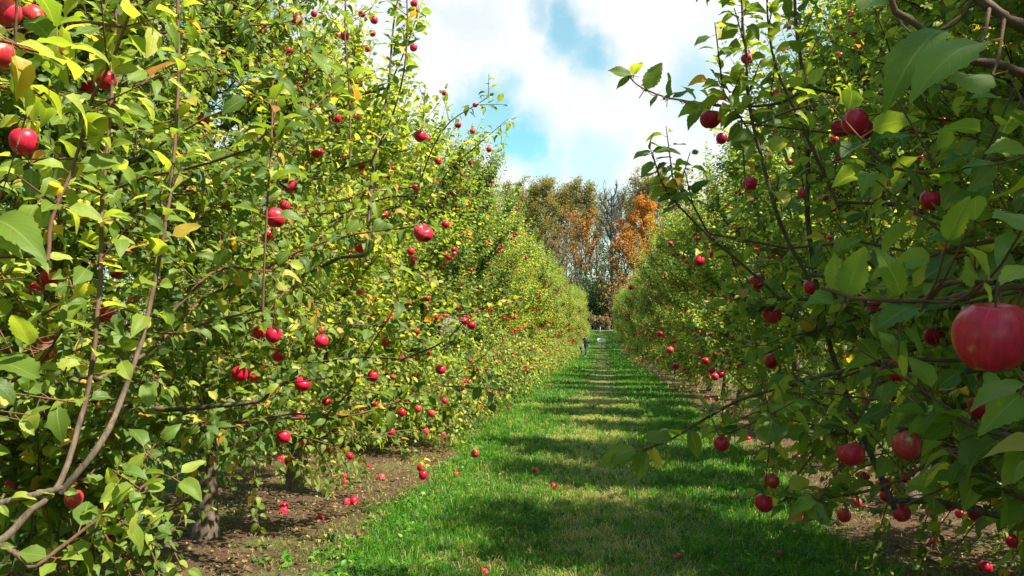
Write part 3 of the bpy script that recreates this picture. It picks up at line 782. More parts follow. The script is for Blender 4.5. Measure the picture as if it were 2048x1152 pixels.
# big single leaves of the photograph: tree, base px,py, tip px,py, D, D of the tip, lying (facing) vector hint, rnd, width of view
BIG = [
 ('R1', (1985, 150), (1845, 190), .74, .70, (-0.1, .75, -.65), .45), ('R1', (1960, 85), (1760, 110), .72, .66, (0.0, -.5, .85), .55), ('R1', (1880, 60), (1700, 175), .80, .74, (0, -.5, .8), .3),
 ('R1', (1950, 440), (1945, 345), .92, .86, (.3, .9, -.2), .35), ('R1', (1930, 470), (1870, 480), .9, .9, (-.3, -.9, .2), .2), ('R1', (1895, 480), (1950, 350), .9, .85, (-.5, -.8, .2), .4), ('R1', (2060, 430), (1945, 455), .85, .8, (0, .7, -.7), .45),
 ('R1', (1800, 590), (1780, 460), .95, .90, (.1, -.95, .2), .3), ('R1', (1680, 590), (1650, 450), 1.0, .95, (-.1, .9, -.3), .35), ('R1', (1690, 595), (1745, 440), .98, .95, (-.5, -.8, .3), .6),
 ('R1', (1700, 598), (1580, 570), 1.0, .95, (0, -.6, .8), .3), ('R1', (1830, 610), (1720, 655), .96, .9, (0, -.6, .8), .15), ('R1', (1960, 560), (1880, 500), .9, .85, (-.2, .9, -.2), .3), ('R1', (1975, 560), (1995, 455), .9, .85, (.7, -.6, .2), .7),
 ('R1', (2050, 768), (1890, 758), .95, .92, (0, -.25, .97), .45), ('R1', (1970, 565), (1992, 622), .84, .82, (.6, -.8, .2), .65), ('R1', (1970, 745), (2040, 820), 1.05, 1.0, (0, -.7, .6), .35),
 ('R1', (2040, 790), (1975, 830), 1.1, 1.0, (0, -.7, .6), .4), ('R1', (2050, 300), (1990, 250), .9, .85, (0, -.8, .6), .5), ('R1', (1760, -10), (1700, 30), .8, .75, (0, -.6, .8), .5),
 ('R1', (1790, 30), (1870, 20), .95, .9, (0, -.5, .9), .4), ('R1', (1990, 330), (1900, 300), 1.0, 1.0, (0, -.6, .8), .2), ('R1', (2060, 540), (1990, 520), 1.0, .95, (0, -.5, .8), .9),
 ('R1', (2030, 620), (2045, 700), 1.2, 1.2, (0, -.6, .8), .3),
 ('L1', (58, 690), (20, 590), .95, .9, (-.2, .95, -.1), .80), ('L1', (45, 695), (55, 585), .98, 1.0, (-.4, -.9, .3), .6), ('L1', (-10, 720), (108, 752), .95, .9, (0, -.3, .95), .6),
 ('L1', (60, 660), (0, 640), .95, .95, (0, -.9, .4), .78), ('L1', (-20, 760), (60, 800), 1.1, 1.1, (0, -.5, .9), .3), ('L1', (-15, 440), (90, 430), 1.3, 1.2, (0, -.5, .9), .6),
 ('L1', (-20, 480), (70, 500), 1.3, 1.3, (0, -.5, .9), .7), ('L1', (60, 830), (110, 800), 1.5, 1.5, (0, -.6, .8), .75), ('L1', (40, 840), (80, 880), 1.5, 1.5, (0, -.6, .8), .92),
 ('L1', (0, 1010), (25, 1040), 1.4, 1.4, (0, -.6, .8), .87), ('L1', (60, 40), (120, 70), 1.3, 1.25, (0, -.6, .8), .5), ('L1', (130, 130), (100, 200), 1.35, 1.3, (0, -.6, .8), .2),
 ('L2', (655, 150), (620, 60), 1.9, 1.9, (.6, -.6, .4), .6), ('L2', (690, 150), (640, 115), 1.9, 1.8, (.5, -.5, .7), .6), ('L2', (655, 165), (655, 190), 1.9, 1.9, (0, -.6, .8), .5),
 ('L2', (620, 205), (560, 175), 2.1, 2.1, (0, -.6, .8), .6),
]
# leaves of the two shoots that stand out against the sky, and of the low branch over the path
SKYL = [  # base, tip, D
 ((1262, 150), (1222, 137), 2.7), ((1265, 150), (1233, 172), 2.7), ((1268, 150), (1275, 113), 2.7), ((1290, 178), (1320, 130), 2.7), ((1280, 172), (1303, 165), 2.75),
 ((1315, 190), (1300, 208), 2.7), ((1335, 196), (1340, 150), 2.7), ((1330, 196), (1352, 182), 2.7), ((1345, 196), (1383, 178), 2.72), ((1370, 204), (1400, 205), 2.7), ((1400, 207), (1365, 216), 2.7),
 ((1405, 210), (1375, 250), 2.75), ((1440, 212), (1455, 230), 2.8), ((1390, 200), (1375, 168), 2.7),
 ((1302, 300), (1297, 268), 2.8), ((1302, 302), (1270, 310), 2.8), ((1305, 305), (1348, 285), 2.8), ((1310, 320), (1340, 310), 2.8), ((1308, 325), (1285, 335), 2.8), ((1315, 345), (1285, 352), 2.8),
 ((1325, 365), (1350, 345), 2.8), ((1325, 370), (1290, 362), 2.8), ((1335, 385), (1300, 395), 2.8), ((1345, 400), (1380, 380), 2.8), ((1355, 410), (1325, 425), 2.85),
 ((1290, 898), (1268, 930), 3.2), ((1275, 905), (1235, 925), 3.2), ((1300, 895), (1320, 930), 3.2), ((1270, 900), (1205, 910), 3.2), ((1330, 885), (1350, 925), 3.2), ((1285, 898), (1280, 955), 3.2),
 ((1345, 878), (1290, 870), 3.2), ((1380, 860), (1400, 910), 3.2), ((1360, 870), (1330, 840), 3.2), ((1400, 845), (1430, 880), 3.2), ((1420, 835), (1400, 800), 3.2), ((1440, 825), (1470, 870), 3.2),
 ((1235, 905), (1225, 935), 3.2), ((1300, 893), (1300, 905), 3.2),
]
YELSKY = {((1300, 895), (1320, 930)), ((1300, 893), (1300, 905))}

NEAR = {  # key: x, y, seed, H, yellow
 'L1': (ROW_L, 1.25, 11, 5.0, .10), 'L2': (ROW_L, 3.45, 12, 5.1, .09), 'L3': (ROW_L, 5.65, 13, 5.4, .10),
 'R1': (ROW_R, 0.9, 21, 5.0, .05), 'R2': (ROW_R, 3.15, 22, 5.2, .06), 'R3': (ROW_R, 5.3, 23, 5.2, .07)}
NEARLAB = {
 'L1': 'apple tree nearest the viewer at the left edge, with a pale forked limb',
 'L2': 'apple tree second in the left row, its branches arching out over the soil',
 'L3': 'apple tree third in the left row, sunlit, its tall shoots rising against the sky',
 'R1': 'apple tree nearest the viewer at the right edge, shaded, with big close leaves',
 'R2': 'dark apple tree second in the right row, reaching bare tipped shoots into the sky',
 'R3': 'apple tree third in the right row, its thick pale trunk at the bottom right corner'}
allnodes = {}; XF = {}
built = {}
for key, (x, y, seed, H, yel) in NEAR.items():
    rs = np.random.RandomState(seed + 500)
    o3 = np.array([x, y, 0.0])
    reach = {'R1': (56, 1.1, 2.0), 'R2': (95, 1.0, 2.15), 'R3': (34, 1.0, 1.6), 'L1': (30, 1.1, 1.8), 'L2': (40, 1.0, 1.75), 'L3': (30, 1.0, 1.5)}[key]
    tb, trunk, fol, nodes, fruit = apple_skeleton(seed, 1 if x < 0 else -1, reach=reach, H=H, yellow=yel, size=.066 if x > 0 else .061, dens=2.1 if x > 0 else 1.9, hw=1.3 if key != 'R1' else 1.2, z1=.72, skirt=1.5 if x > 0 else .3)
    xfol = Foliage()
    for (k, pl, r0, r1, t0, sz) in EXTRA:
        if k != key: continue
        pts = curve([P(*q) for q in pl], max(10, len(pl) * 3)) - o3
        pts += np.cumsum(rs.normal(0, .0016, pts.shape), 0)
        tb.add(pts, np.linspace(r0, r1, len(pts)) * (1 + rs.normal(0, .05, len(pts))), 8)
        nodes = np.vstack([nodes, pts[::2]])
        zt = min(max(pts[0][2] - .25, .35), 3.0)
        cc = curve([[0, 0, zt], np.array([0, 0, zt]) * .5 + pts[0] * .5 + [0, 0, .06], pts[0] + (pts[1] - pts[0]) * .3], 10)
        cc[1:-1] += rs.normal(0, .02, (8, 3)); leaves_on(rs, xfol, cc, .03, .075, yel)
        tb.add(cc, np.linspace(r0 * 1.35, r0 * 1.02, 10), 8)
        if t0 < 1:
            base_fol, fol = fol, xfol
            m = int(t0 * len(pts))
            leaves_on(rs, fol, pts[m:], .028, sz, yel)
            for q in pts[m::2]:
                rosette(rs, fol, q + rs.normal(0, .01, 3), rs.randint(2, 5), sz, yel)
            for q in pts[m::3]:
                d = norm(rs.normal(0, .6, 3) + np.array([0, 0, .6]))
                sh = q + d * np.linspace(0, rs.uniform(.1, .28), 4)[:, None]
                tb.add(sh, [.003, .0025, .002, .0015], 4); leaves_on(rs, fol, sh, .026, sz * .95, yel)
            fol = base_fol
    allnodes[key] = (nodes, o3)
    built[key] = [tb, trunk, fol, nodes, fruit, rs]; XF[key] = xfol

# hang every hand placed apple on a twig of the tree nearest to it
for h in hero:
    p = h['p']
    best = None
    if h['D'] < 7.2:
        for key, (nd, o3) in allnodes.items():
            w = nd + o3
            d = np.linalg.norm(w - (p + [0, 0, .06]), axis=1) + np.where(w[:, 2] < p[2] + .02, .25, 0)
            # avoid twigs that come from in front of the apple
            d = d + np.where(w[:, 1] < p[1] - .05, .35, 0)
            i = int(np.argmin(d))
            if best is None or d[i] < best[0]: best = (d[i], key, w[i])
    h['tree'] = best[1] if best else None
    if best:
        tb, trunk, fol, nodes, fruit, rs = built[best[1]]
        o3 = allnodes[best[1]][1]
        top = p + np.array([0.004, 0, .055])
        a = best[2]
        mid = (a + top) / 2 + np.array([0, .03, .10 * min(1, np.linalg.norm(a - top))])
        pts = curve([a, mid, top], 8) - o3
        tb.add(pts, np.linspace(.0045, .0022, 8), 5)
        rosette(rs, fol, pts[-1] + np.array([0, .01, .01]), 5, .07, .1)
        leaves_on(rs, fol, pts, .035, .07, .08)

def bigleaves(key, rs):
    p, a, n, s, r = [], [], [], [], []
    o3 = np.array([NEAR[key][0], NEAR[key][1], 0])
    for (k, b, t, D0, D1, nv, rnd) in BIG:
        if k != key: continue
        B, T_ = P(*b, D0), P(*t, D1)
        p.append(B - o3); a.append(T_ - B); n.append(nv); s.append(np.linalg.norm(T_ - B) * (.68 if key == 'R1' else .75)); r.append(rnd * (.8 if key == 'R1' else .8))
    if key == 'R2':
        for (b, t, D) in SKYL:
            B, T_ = P(*b, D), P(*t, D - .02 + rs.uniform(-.03, .03))
            p.append(B - o3); a.append(T_ - B); n.append(norm(np.array([.1, -.45, .8]) + rs.normal(0, .25, 3))); s.append(max(.05, np.linalg.norm(T_ - B) * 1.15))
            r.append(.9 if (b, t) in YELSKY else rs.uniform(.1, .5))
    if not p: return None
    return [np.array(p), np.array(a), np.array(n), np.array(s), np.array(r)]

EXTRA_FRUIT = []
def petiole_tubes(tb, arrs, nodes):
    # stalks from each big leaf to the nearest wood
    for p, a in zip(arrs[0], arrs[1]):
        d = np.linalg.norm(nodes - p, axis=1); i = int(np.argmin(d))
        q = nodes[i]
        if d[i] < .3:
            tb.add(curve([q, (p + q) / 2 + np.array([0, 0, -.01]), p], 5), [.0022, .0016, .0013, .0012, .0012], 5)

LEAFCOUNT = 0
for key, (tb, trunk, fol, nodes, fruit, rs) in built.items():
    x, y, seed, H, yel = NEAR[key]
    t = thing('apple_tree', NEARLAB[key], 'apple tree', (x, y, 0), 0, 'apple trees of the left row' if x < 0 else 'apple trees of the right row')
    arr = cull(fol.arr(), np.array([x, y, 0.0]), keepnear=1.25 if x > 0 else 1.6)
    if XF[key].p:
        xa = cull(XF[key].arr(), np.array([x, y, 0.0]), keepnear=.9, skyclear=False)
        arr = [np.concatenate(q) for q in zip(arr, xa)]
    LEAFCOUNT += len(arr[0])
    big = bigleaves(key, rs)
    if big is not None: petiole_tubes(tb, big, nodes)
    link('trunk', trunk.mesh('trunk'), M_bark, t)
    link('branches', tb.mesh('branches'), M_bark, t)
    link('crown', leaves_mesh('crown', *arr, HI, rs), M_leaf, t)
    if big is not None:
        link('near_leaves', leaves_mesh('near_leaves', *big, HERO, rs), M_leaf, t)
print('near leaves', LEAFCOUNT)

# ------------------------------------------------------------------ row trees (shared meshes)
def variant(seed, face, **kw):
    tb, trunk, fol, nodes, fruit = apple_skeleton(seed, face, dens=1.35, **kw)
    rs = np.random.RandomState(seed)
    a, b = trunk.mesh('trunk'), tb.mesh('branches')
    c = leaves_mesh('crown', *fol.arr(), MID, rs)
    a.materials.append(M_bark); b.materials.append(M_bark); c.materials.append(M_leaf_far)
    return a, b, c, fruit
VL = [variant(40 + i, 1, H=h, yellow=.085, size=.078, hw=1.38, skirt=2.4, z1=.45, hy=1.02) for i, h in enumerate((5.2, 4.9, 5.4, 5.1))]
VR = [variant(60 + i, -1, H=h, yellow=.06, size=.078, hw=1.28, skirt=.5, z1=.62, hy=.85) for i, h in enumerate((5.2, 5.0, 5.3, 5.1))]
V0 = {'left': variant(81, 1, H=5.2, yellow=.07, size=.078, hw=1.25, skirt=.15, z1=.85, hy=1.1), 'right': variant(82, -1, H=5.1, yellow=.06, size=.078, hw=1.25, skirt=.2, z1=.85, hy=.9)}
pool = []      # random fruit: world pos, tree label, side
def row(x, ys, variants, side, main=True, start=3, far=None):
    rr = random.Random(int(abs(x) * 100) + 3)
    for k, y in enumerate(ys):
        v = variants[rr.randrange(len(variants))]
        if main and k < (1 if x < 0 else 3) and len(ys) > 20: v = V0[side]
        idx = start + k
        loc = (x + rr.gauss(0, .06), y + rr.gauss(0, .17), float(gz(y)))
        rz = rr.uniform(-.35, .35) + (math.pi if rr.random() < .35 else 0)
        s = rr.uniform(.94, 1.06)
        if not main:
            lab = f'apple tree in the next row behind the {side} row, seen only between its trunks'
        elif y < 0: lab = f'apple tree of the {side} row standing beside and behind the viewer'
        elif idx < 12: lab = f'{ordn(idx)} apple tree counted from the viewer in the {side} row'
        elif y < 50: lab = f'apple tree in the middle part of the {side} row, crown merged with its neighbours'
        else: lab = f'small apple tree at the far end of the {side} row, merged with its neighbours'
        t = thing('apple_tree', lab, 'apple tree', loc, rz, f'apple trees of the {side} row' if main else f'apple trees of the next row on the {side}')
        sz_ = s * rr.uniform(.84, 1.10); t.scale = (s, s, sz_)
        for nm, me in zip(('trunk', 'branches', 'crown'), v[:3]):
            o = bpy.data.objects.new(nm, me); COL.objects.link(o); o.parent = t
        if main and y > 0:
            M = np.array(Matrix.Translation(loc) @ Matrix.Rotation(rz, 4, 'Z') @ Matrix.Diagonal((s, s, sz_, 1)))
            for f in v[3]:
                wp = M @ np.array([*f, 1.0])
                face = (wp[0] - x) * (1 if x < 0 else -1)
                if face > .15 or wp[1] < y - .5 and face > -.3:
                    pool.append((wp[:3] + np.array([.13 if x < 0 else -.13, -.09, -.07]), side, idx, y))
row(ROW_L, [5.65 + 2.2 * k for k in range(1, 46)], VL, 'left')
row(ROW_R, [5.3 + 2.2 * k for k in range(1, 46)], VR, 'right')
row(ROW_R, [-1.3, -3.5, -5.7], VR, 'right')
row(ROW_L, [-1.0, -3.2], VL, 'left')
row(ROW_R + ROWSP, [-6 + 2.25 * k for k in range(0, 18)], VR, 'right', main=False)
row(ROW_L - ROWSP, [1 + 2.25 * k for k in range(0, 18)], VL, 'left', main=False)

# ------------------------------------------------------------------ place the apples
rsA = np.random.RandomState(77)
for k, h in enumerate(hero):
    hi = h['dp'] >= 14
    tilt = None
    if 'calyx facing out' in h['lab']: tilt = (-.8, 0.25)
    if 'giant' in h['lab']: tilt = (.12, -.06)
    place_apple(tuple(h['p']), h['lab'], diam=h['dp'] * h['D'] / FPX * (1.0), tilt=tilt, hi=hi, seed=k, group='apples hanging in the trees')
# random fruit of the near trees
for key, (tb, trunk, fol, nodes, fruit, rs) in built.items():
    o3 = allnodes[key][1]
    for f in fruit:
        wp = f + o3
        if abs(wp[0]) < abs(o3[0]) + .1 and np.linalg.norm(wp - CAM) > 2.2:
            pool.append((wp + [0, -.02, -.065], 'left' if o3[0] < 0 else 'right', int(key[1]) - 1, o3[1]))
px, py, dz = proj(np.array([q[0] for q in pool]))
vis = (dz > 1.5) & (px > -10) & (px < 2058) & (py > -10) & (py < 1160)
order = [i for i in np.argsort(dz) if vis[i]]
hx = np.array([[h['px'], h['py'], h['dp']] for h in hero])
ind, stuffp = [], []
NIND = 125
for i in order:
    if dz[i] < 12 and np.min(np.hypot(hx[:, 0] - px[i], hx[:, 1] - py[i])) < 34: continue
    if dz[i] < 9 and rsA.rand() < .35: continue
    if 850 < px[i] < 1450 and py[i] < 300: continue
    if len(ind) < NIND: ind.append(i)
    elif rsA.rand() < .8: stuffp.append(i)
groups = {}
for i in ind: groups.setdefault((pool[i][1], pool[i][2]), []).append(i)
sd = 1000
for (side, idx), L in groups.items():
    L.sort(key=lambda i: -pool[i][0][2])
    for r, i in enumerate(L):
        sd += 1
        nm = f'{ordn(idx)} {side} row tree'
        place_apple(tuple(pool[i][0]), f'small red apple in the {nm}, ' + (f'{ordn(r)} from the top' if len(L) > 1 else 'half hidden by leaves'), diam=.066, seed=sd, group='apples hanging in the trees')
# the rest in one mesh
if stuffp:
    V0, F0 = apple_mesh('a', 8, 6, 1)
    n = len(stuffp)
    pp = np.array([pool[i][0] for i in stuffp])
    V = V0[None] * (.034 * rsA.uniform(.85, 1.15, n))[:, None, None] + pp[:, None]
    F = (F0[None] + np.arange(n)[:, None, None] * len(V0)).reshape(-1, 4)
    me = mesh_np('distant_apples', V.reshape(-1, 3), [F], {'apos': np.tile(V0, (n, 1)), 'arnd': np.repeat(rsA.rand(n), len(V0))})
    o = link('distant_apples', me, M_apple)
    tag(o, 'countless tiny red apples dotted over the far trees of both rows', 'apples', kind='stuff')

# ------------------------------------------------------------------ fallen apples
FALL = [(708, 1004, 20, 'right one of two red windfalls side by side on the brown soil'), (694, 1005, 17, 'left one of two red windfalls side by side on the brown soil'),
 (568, 1013, 18, 'red windfall behind an orange one on the brown soil'), (567, 1024, 18, 'orange windfall touching a red one on the brown soil'),
 (508, 1058, 18, 'pale yellow pink windfall beside the first left trunk'), (561, 920, 15, 'orange windfall in the shade left of the second trunk'),
 (532, 931, 12, 'dim windfall in the shade at far left of the second trunk'), (688, 953, 13, 'upper windfall of two on the soil right of the second trunk'), (690, 964, 12, 'lower pale windfall of two on the soil right of the second trunk'),
 (737, 934, 12, 'small red windfall lying on sunlit litter'), (762, 957, 22, 'dull red windfall half hidden by a hanging leaf'), (886, 869, 12, 'brown red windfall under the left row edge'),
 (889, 881, 11, 'orange windfall under the left row edge'), (913, 948, 12, 'pale red windfall at the soil and grass edge'), (904, 1046, 12, 'dim pink windfall in the dark grass'),
 (968, 1144, 16, 'orange windfall at the bottom edge in the grass'), (1107, 973, 14, 'red windfall in the dark grass of the path'), (1070, 945, 18, 'pale split windfall in the grass of the path'),
 (1355, 1117, 20, 'lone red windfall in the foreground grass'), (1604, 1040, 18, 'red windfall on the dark soil at right'), (1970, 1137, 25, 'red windfall with pale spot at the foot of the right trunk'),
 (1630, 980, 12, 'small red windfall by the far right soil'), (1597, 915, 11, 'small windfall near the middle right trunks'), (1488, 867, 12, 'pale windfall on sunlit litter at right'), (1497, 878, 10, 'orange windfall on sunlit litter at right'),
 (1664, 922, 13, 'pink windfall right of the middle right trunk'), (1466, 828, 9, 'small windfall on the soil where the right grass narrows'), (1380, 762, 8, 'tiny windfall on the right soil strip'), (1395, 774, 8, 'tiny red windfall further along the right soil strip'),
 (1315, 748, 7, 'tiny windfall at the right grass edge'), (1420, 800, 8, 'tiny dark windfall under the right row'), (1100, 771, 6, 'tiny windfall at the left grass edge'), (1018, 818, 9, 'small red windfall at the left grass edge'),
 (1560, 1108, 16, 'dim windfall in the grass at lower right'), (640, 1035, 15, 'brown windfall on the dark soil'), (800, 905, 11, 'small windfall on the far soil under left branches'), (1870, 1085, 18, 'yellow windfall on the mossy soil'),
 (1030, 880, 9, 'tiny windfall in the left shade grass')]
for k, (px_, py_, dp, lab) in enumerate(FALL):
    lo, hi_ = 1.5, 40
    for _ in range(40):
        m = (lo + hi_) / 2
        if P(px_, py_, m)[2] > float(gz(m)) + .03: lo = m
        else: hi_ = m
    p = P(px_, py_, m)
    d = min(.085, max(.055, dp * m / FPX))
    place_apple((p[0], p[1], float(gz(m)) + d * .36 + .006), lab, diam=d, tilt=(random.uniform(-1.4, 1.4), random.uniform(-1.2, 1.2)), hi=dp > 12, seed=300 + k, group='windfall apples on the ground')

# ------------------------------------------------------------------ ground
def ground_material():
    m, T = newmat('grass_ground')
    tc = T.n('ShaderNodeTexCoord'); g = T.n('ShaderNodeNewGeometry')
    sx = T.n('ShaderNodeSeparateXYZ'); T.set(sx.inputs[0], g.outputs['Position'])
    pos = g.outputs['Position']
    n1 = T.noise(pos, 1.1, 5); n2 = T.noise(pos, 28, 5, .7); n3 = T.noise(pos, 5, 4)
    c = T.ramp(n3, [(.3, (.025, .055, .008)), (.55, (.05, .10, .012)), (.75, (.09, .14, .02))])
    ax = T.math('ABSOLUTE', T.math('ADD', sx.outputs[0], 0.05))
    track = T.math('MULTIPLY', T.smooth(T.math('ADD', ax, T.math('MULTIPLY', n1, .8)), .95, .35), .75)
    c = T.mix(track, c, T.ramp(n2, [(.3, (.06, .08, .014)), (.7, (.22, .22, .045))]))
    c = T.mix(T.math('MULTIPLY', T.smooth(n2, .5, .75), .4), c, (.10, .13, .03, 1))
    b = T.n('ShaderNodeBsdfPrincipled', i_Base_Color=c, i_Roughness=.95)
    bm = T.n('ShaderNodeBump', i_Height=n2); bm.inputs['Strength'].default_value = .8; bm.inputs['Distance'].default_value = .04
    T.set(b.inputs['Normal'], bm.outputs[0]); out(T, b.outputs[0])
    return m
xs = np.unique(np.concatenate([np.linspace(-900, -20, 12), np.arange(-20, 20.1, .5), np.linspace(20, 900, 12)]))
ys = np.unique(np.concatenate([np.linspace(-300, -10, 8), np.arange(-10, 170, 1.0), np.linspace(170, 1800, 12)]))
X, Y = np.meshgrid(xs, ys)
V = np.stack([X, Y, gz(Y)], -1).reshape(-1, 3)
nx = len(xs)
i = np.arange(len(ys) - 1)[:, None] * nx; j = np.arange(nx - 1)[None]
F = np.stack([i + j, i + j + 1, i + nx + j + 1, i + nx + j], -1).reshape(-1, 4)
link('ground', mesh_np('ground', V, [F]), ground_material())['kind'] = 'structure'

def soil_material():
    m, T = newmat('bare_soil')
    g = T.n('ShaderNodeNewGeometry'); pos = g.outputs['Position']
    n1 = T.noise(pos, 3, 5); n2 = T.noise(pos, 40, 6, .75); n3 = T.noise(pos, 1.3, 3)
    c = T.ramp(n2, [(.28, (.026, .012, .005)), (.5, (.082, .039, .016)), (.72, (.22, .12, .052))])
    c = T.mix(T.math('MULTIPLY', T.smooth(n1, .4, .7), .35), c, (.11, .065, .035, 1))
    moss = T.math('MULTIPLY', T.smooth(n3, .52, .64), T.smooth(n2, .35, .6))
    c = T.mix(T.math('MULTIPLY', moss, .8), c, (.12, .15, .025, 1))
    b = T.n('ShaderNodeBsdfPrincipled', i_Base_Color=c, i_Roughness=.95)
    bm = T.n('ShaderNodeBump', i_Height=n2); bm.inputs['Strength'].default_value = 1; bm.inputs['Distance'].default_value = .03
    T.set(b.inputs['Normal'], bm.outputs[0]); out(T, b.outputs[0])
    return m
M_soil = soil_material()
def edge_l(y, s): return .13 * np.sin(y * 1.3 + s) + .09 * np.sin(y * 3.7 + 2 * s) + .05 * np.sin(y * 9.1 + s * 3)
def strip_bounds(xc, y):
    return xc - 1.12 + edge_l(y, xc), xc + (1.12 if xc < 0 else 1.0) + edge_l(y, xc + 5)
def strip_bounds_main(xc, y):
    if abs(xc - ROW_L) < .1: return xc - 1.1 + edge_l(y, 1.), -1.72 - .45 * np.clip((y - 8) / 6, 0, 1) + edge_l(y, 2.) * .9
    if abs(xc - ROW_R) < .1: return 1.80 + edge_l(y, 3.) * .9, xc + 1.1 + edge_l(y, 4.)
    return strip_bounds(xc, y)
for xc in (ROW_L - 2 * ROWSP, ROW_L - ROWSP, ROW_L, ROW_R, ROW_R + ROWSP, ROW_R + 2 * ROWSP):
    yy = np.arange(-8, 106, .14)
    a, b = strip_bounds_main(xc, yy)
    t = np.linspace(0, 1, 9)
    X = a[:, None] + (b - a)[:, None] * t[None]
    Y = np.repeat(yy[:, None], 9, 1)
    Z = gz(Y) + .008 + .018 * np.sin(np.pi * t)[None] * (1 + .5 * np.sin(X * 5 + Y * 3))
    V = np.stack([X, Y, Z], -1).reshape(-1, 3)
    i = np.arange(len(yy) - 1)[:, None] * 9; j = np.arange(8)[None]
    F = np.stack([i + j, i + j + 1, i + 10 + j, i + 9 + j], -1).reshape(-1, 4)
    o = link('soil_strip', mesh_np('soil_strip', V, [F]), M_soil); o['kind'] = 'structure'

# gravel track crossing behind the rows
V = np.array([[-60, 107.5, 0], [60, 107.5, 0], [60, 109.5, 0], [-60, 109.5, 0]], float); V[:, 2] = gz(V[:, 1]) + .06
o = link('gravel_track', mesh_np('gravel_track', V, [np.array([[0, 1, 2, 3]])], smooth=False), simple('gravel', (.13, .14, .10), .9, .2, 6)); o['kind'] = 'structure'

# ------------------------------------------------------------------ grass blades
def grass_material():
    m, T = newmat('grass_blade')
    at = T.n('ShaderNodeAttribute', attribute_name='luv')
    sx = T.n('ShaderNodeSeparateXYZ'); T.set(sx.inputs[0], at.outputs['Vector'])
    c = T.ramp(sx.outputs[2], [(0, (.024, .095, .008)), (.4, (.055, .185, .010)), (.66, (.14, .28, .02)), (.74, (.28, .28, .06)), (.9, (.42, .36, .15)), (1, (.26, .17, .08))])
    b = T.n('ShaderNodeBsdfPrincipled', i_Base_Color=c, i_Roughness=.5)
    b.inputs['Specular IOR Level'].default_value = .25
    sc = T.n('ShaderNodeMix', data_type='RGBA', blend_type='MULTIPLY'); sc.inputs[0].default_value = 1
    T.set(sc.inputs[6], c); sc.inputs[7].default_value = (2.2, 2.2, 1.0, 1)
    tr = T.n('ShaderNodeBsdfTranslucent'); T.set(tr.inputs[0], sc.outputs[2])
    mx = T.n('ShaderNodeMixShader', i_0=.35); T.set(mx.inputs[1], b.outputs[0]); T.set(mx.inputs[2], tr.outputs[0])
    out(T, mx.outputs[0]); return m
M_grass = grass_material()
def blades(rs, x, y, h, w, rnd, lay):
    n = len(x)
    az = rs.uniform(0, 6.28, n); d = np.stack([np.cos(az), np.sin(az), np.zeros(n)], 1)
    s = np.stack([-np.sin(az), np.cos(az), np.zeros(n)], 1)
    tw = rs.uniform(-.6, .6, n)[:, None]; s = norm(s + d * tw)
    b = np.stack([x, y, gz(y) - .005], 1)
    up = np.array([0, 0, 1.0])
    m = b + (up * .6 + d * (lay * .25)[:, None]) * h[:, None]
    t = b + (up * (1 - lay * .45)[:, None] + d * (lay * .75)[:, None]) * h[:, None]
    V = np.stack([b - s * w[:, None], b + s * w[:, None], m + s * w[:, None] * .8, m - s * w[:, None] * .8, t], 1).reshape(-1, 3)
    k = np.arange(n)[:, None] * 5
    q = k + np.array([[0, 1, 2, 3]]); tr = k + np.array([[3, 2, 4]])
    A = np.zeros((n, 5, 3)); A[:, :, 1] = [0, 0, .6, .6, 1]; A[:, :, 2] = rnd[:, None]
    return V, q, tr, A.reshape(-1, 3)
rg = np.random.RandomState(9)
gx, gy, gh, gw, gr, gl = [], [], [], [], [], []
for (y0, y1, dens, hh, ww) in ((2.3, 5, 7500, .052, .0019), (5, 9, 4200, .055, .0026), (9, 16, 1300, .06, .004), (16, 30, 480, .065, .0075), (30, 60, 170, .07, .014), (60, 106, 70, .08, .024)):
    n = int((y1 - y0) * 4.2 * dens)
    y = rg.uniform(y0, y1, n); x = rg.uniform(-2.3, 2.05, n)
    a, b = strip_bounds_main(ROW_L, y)[1], strip_bounds_main(ROW_R, y)[0]
    edge = np.minimum(x - a, b - x)
    patch = np.sin(x * 2.1 + 1) * np.sin(y * 1.7) + .5 * np.sin(x * 5.3 + y * 2.9) + .4 * np.sin(y * 6.1 - x * 3)
    track = np.exp(-((x + .02 + .12 * np.sin(y * .8)) / .42) ** 2)
    ok = (edge > -.04) & (rg.rand(n) < np.clip(1.0 - .12 * track + .15 * patch, .3, 1))
    ok |= (edge > -.30) & (rg.rand(n) < .12)
    x, y, edge, patch, track = x[ok], y[ok], edge[ok], patch[ok], track[ok]
    n = len(x)
    lush = np.clip(1 - track * .75 + .25 * patch, .3, 1.5)
    h = hh * 1.15 * rg.uniform(.45, 1.5, n) * lush * (1 + 1.2 * (rg.rand(n) < .02) * (track < .5))
    straw = rg.rand(n) < np.clip(.08 + .48 * track - .05 * patch, 0.04, .85)
    r = np.where(straw, rg.uniform(.72, 1, n), np.clip(rg.normal(.34, .14, n) + .10 * np.sin(x * 7 + 3 * np.sin(y * 2.3)) + .08 * np.sin(y * 11 + x * 4), 0, .68))
    gx.append(x); gy.append(y); gh.append(h); gw.append(ww * rg.uniform(.6, 1.3, n)); gr.append(r); gl.append(np.where(straw, rg.uniform(.7, 1.9, n), rg.uniform(.1, 1.3, n)))
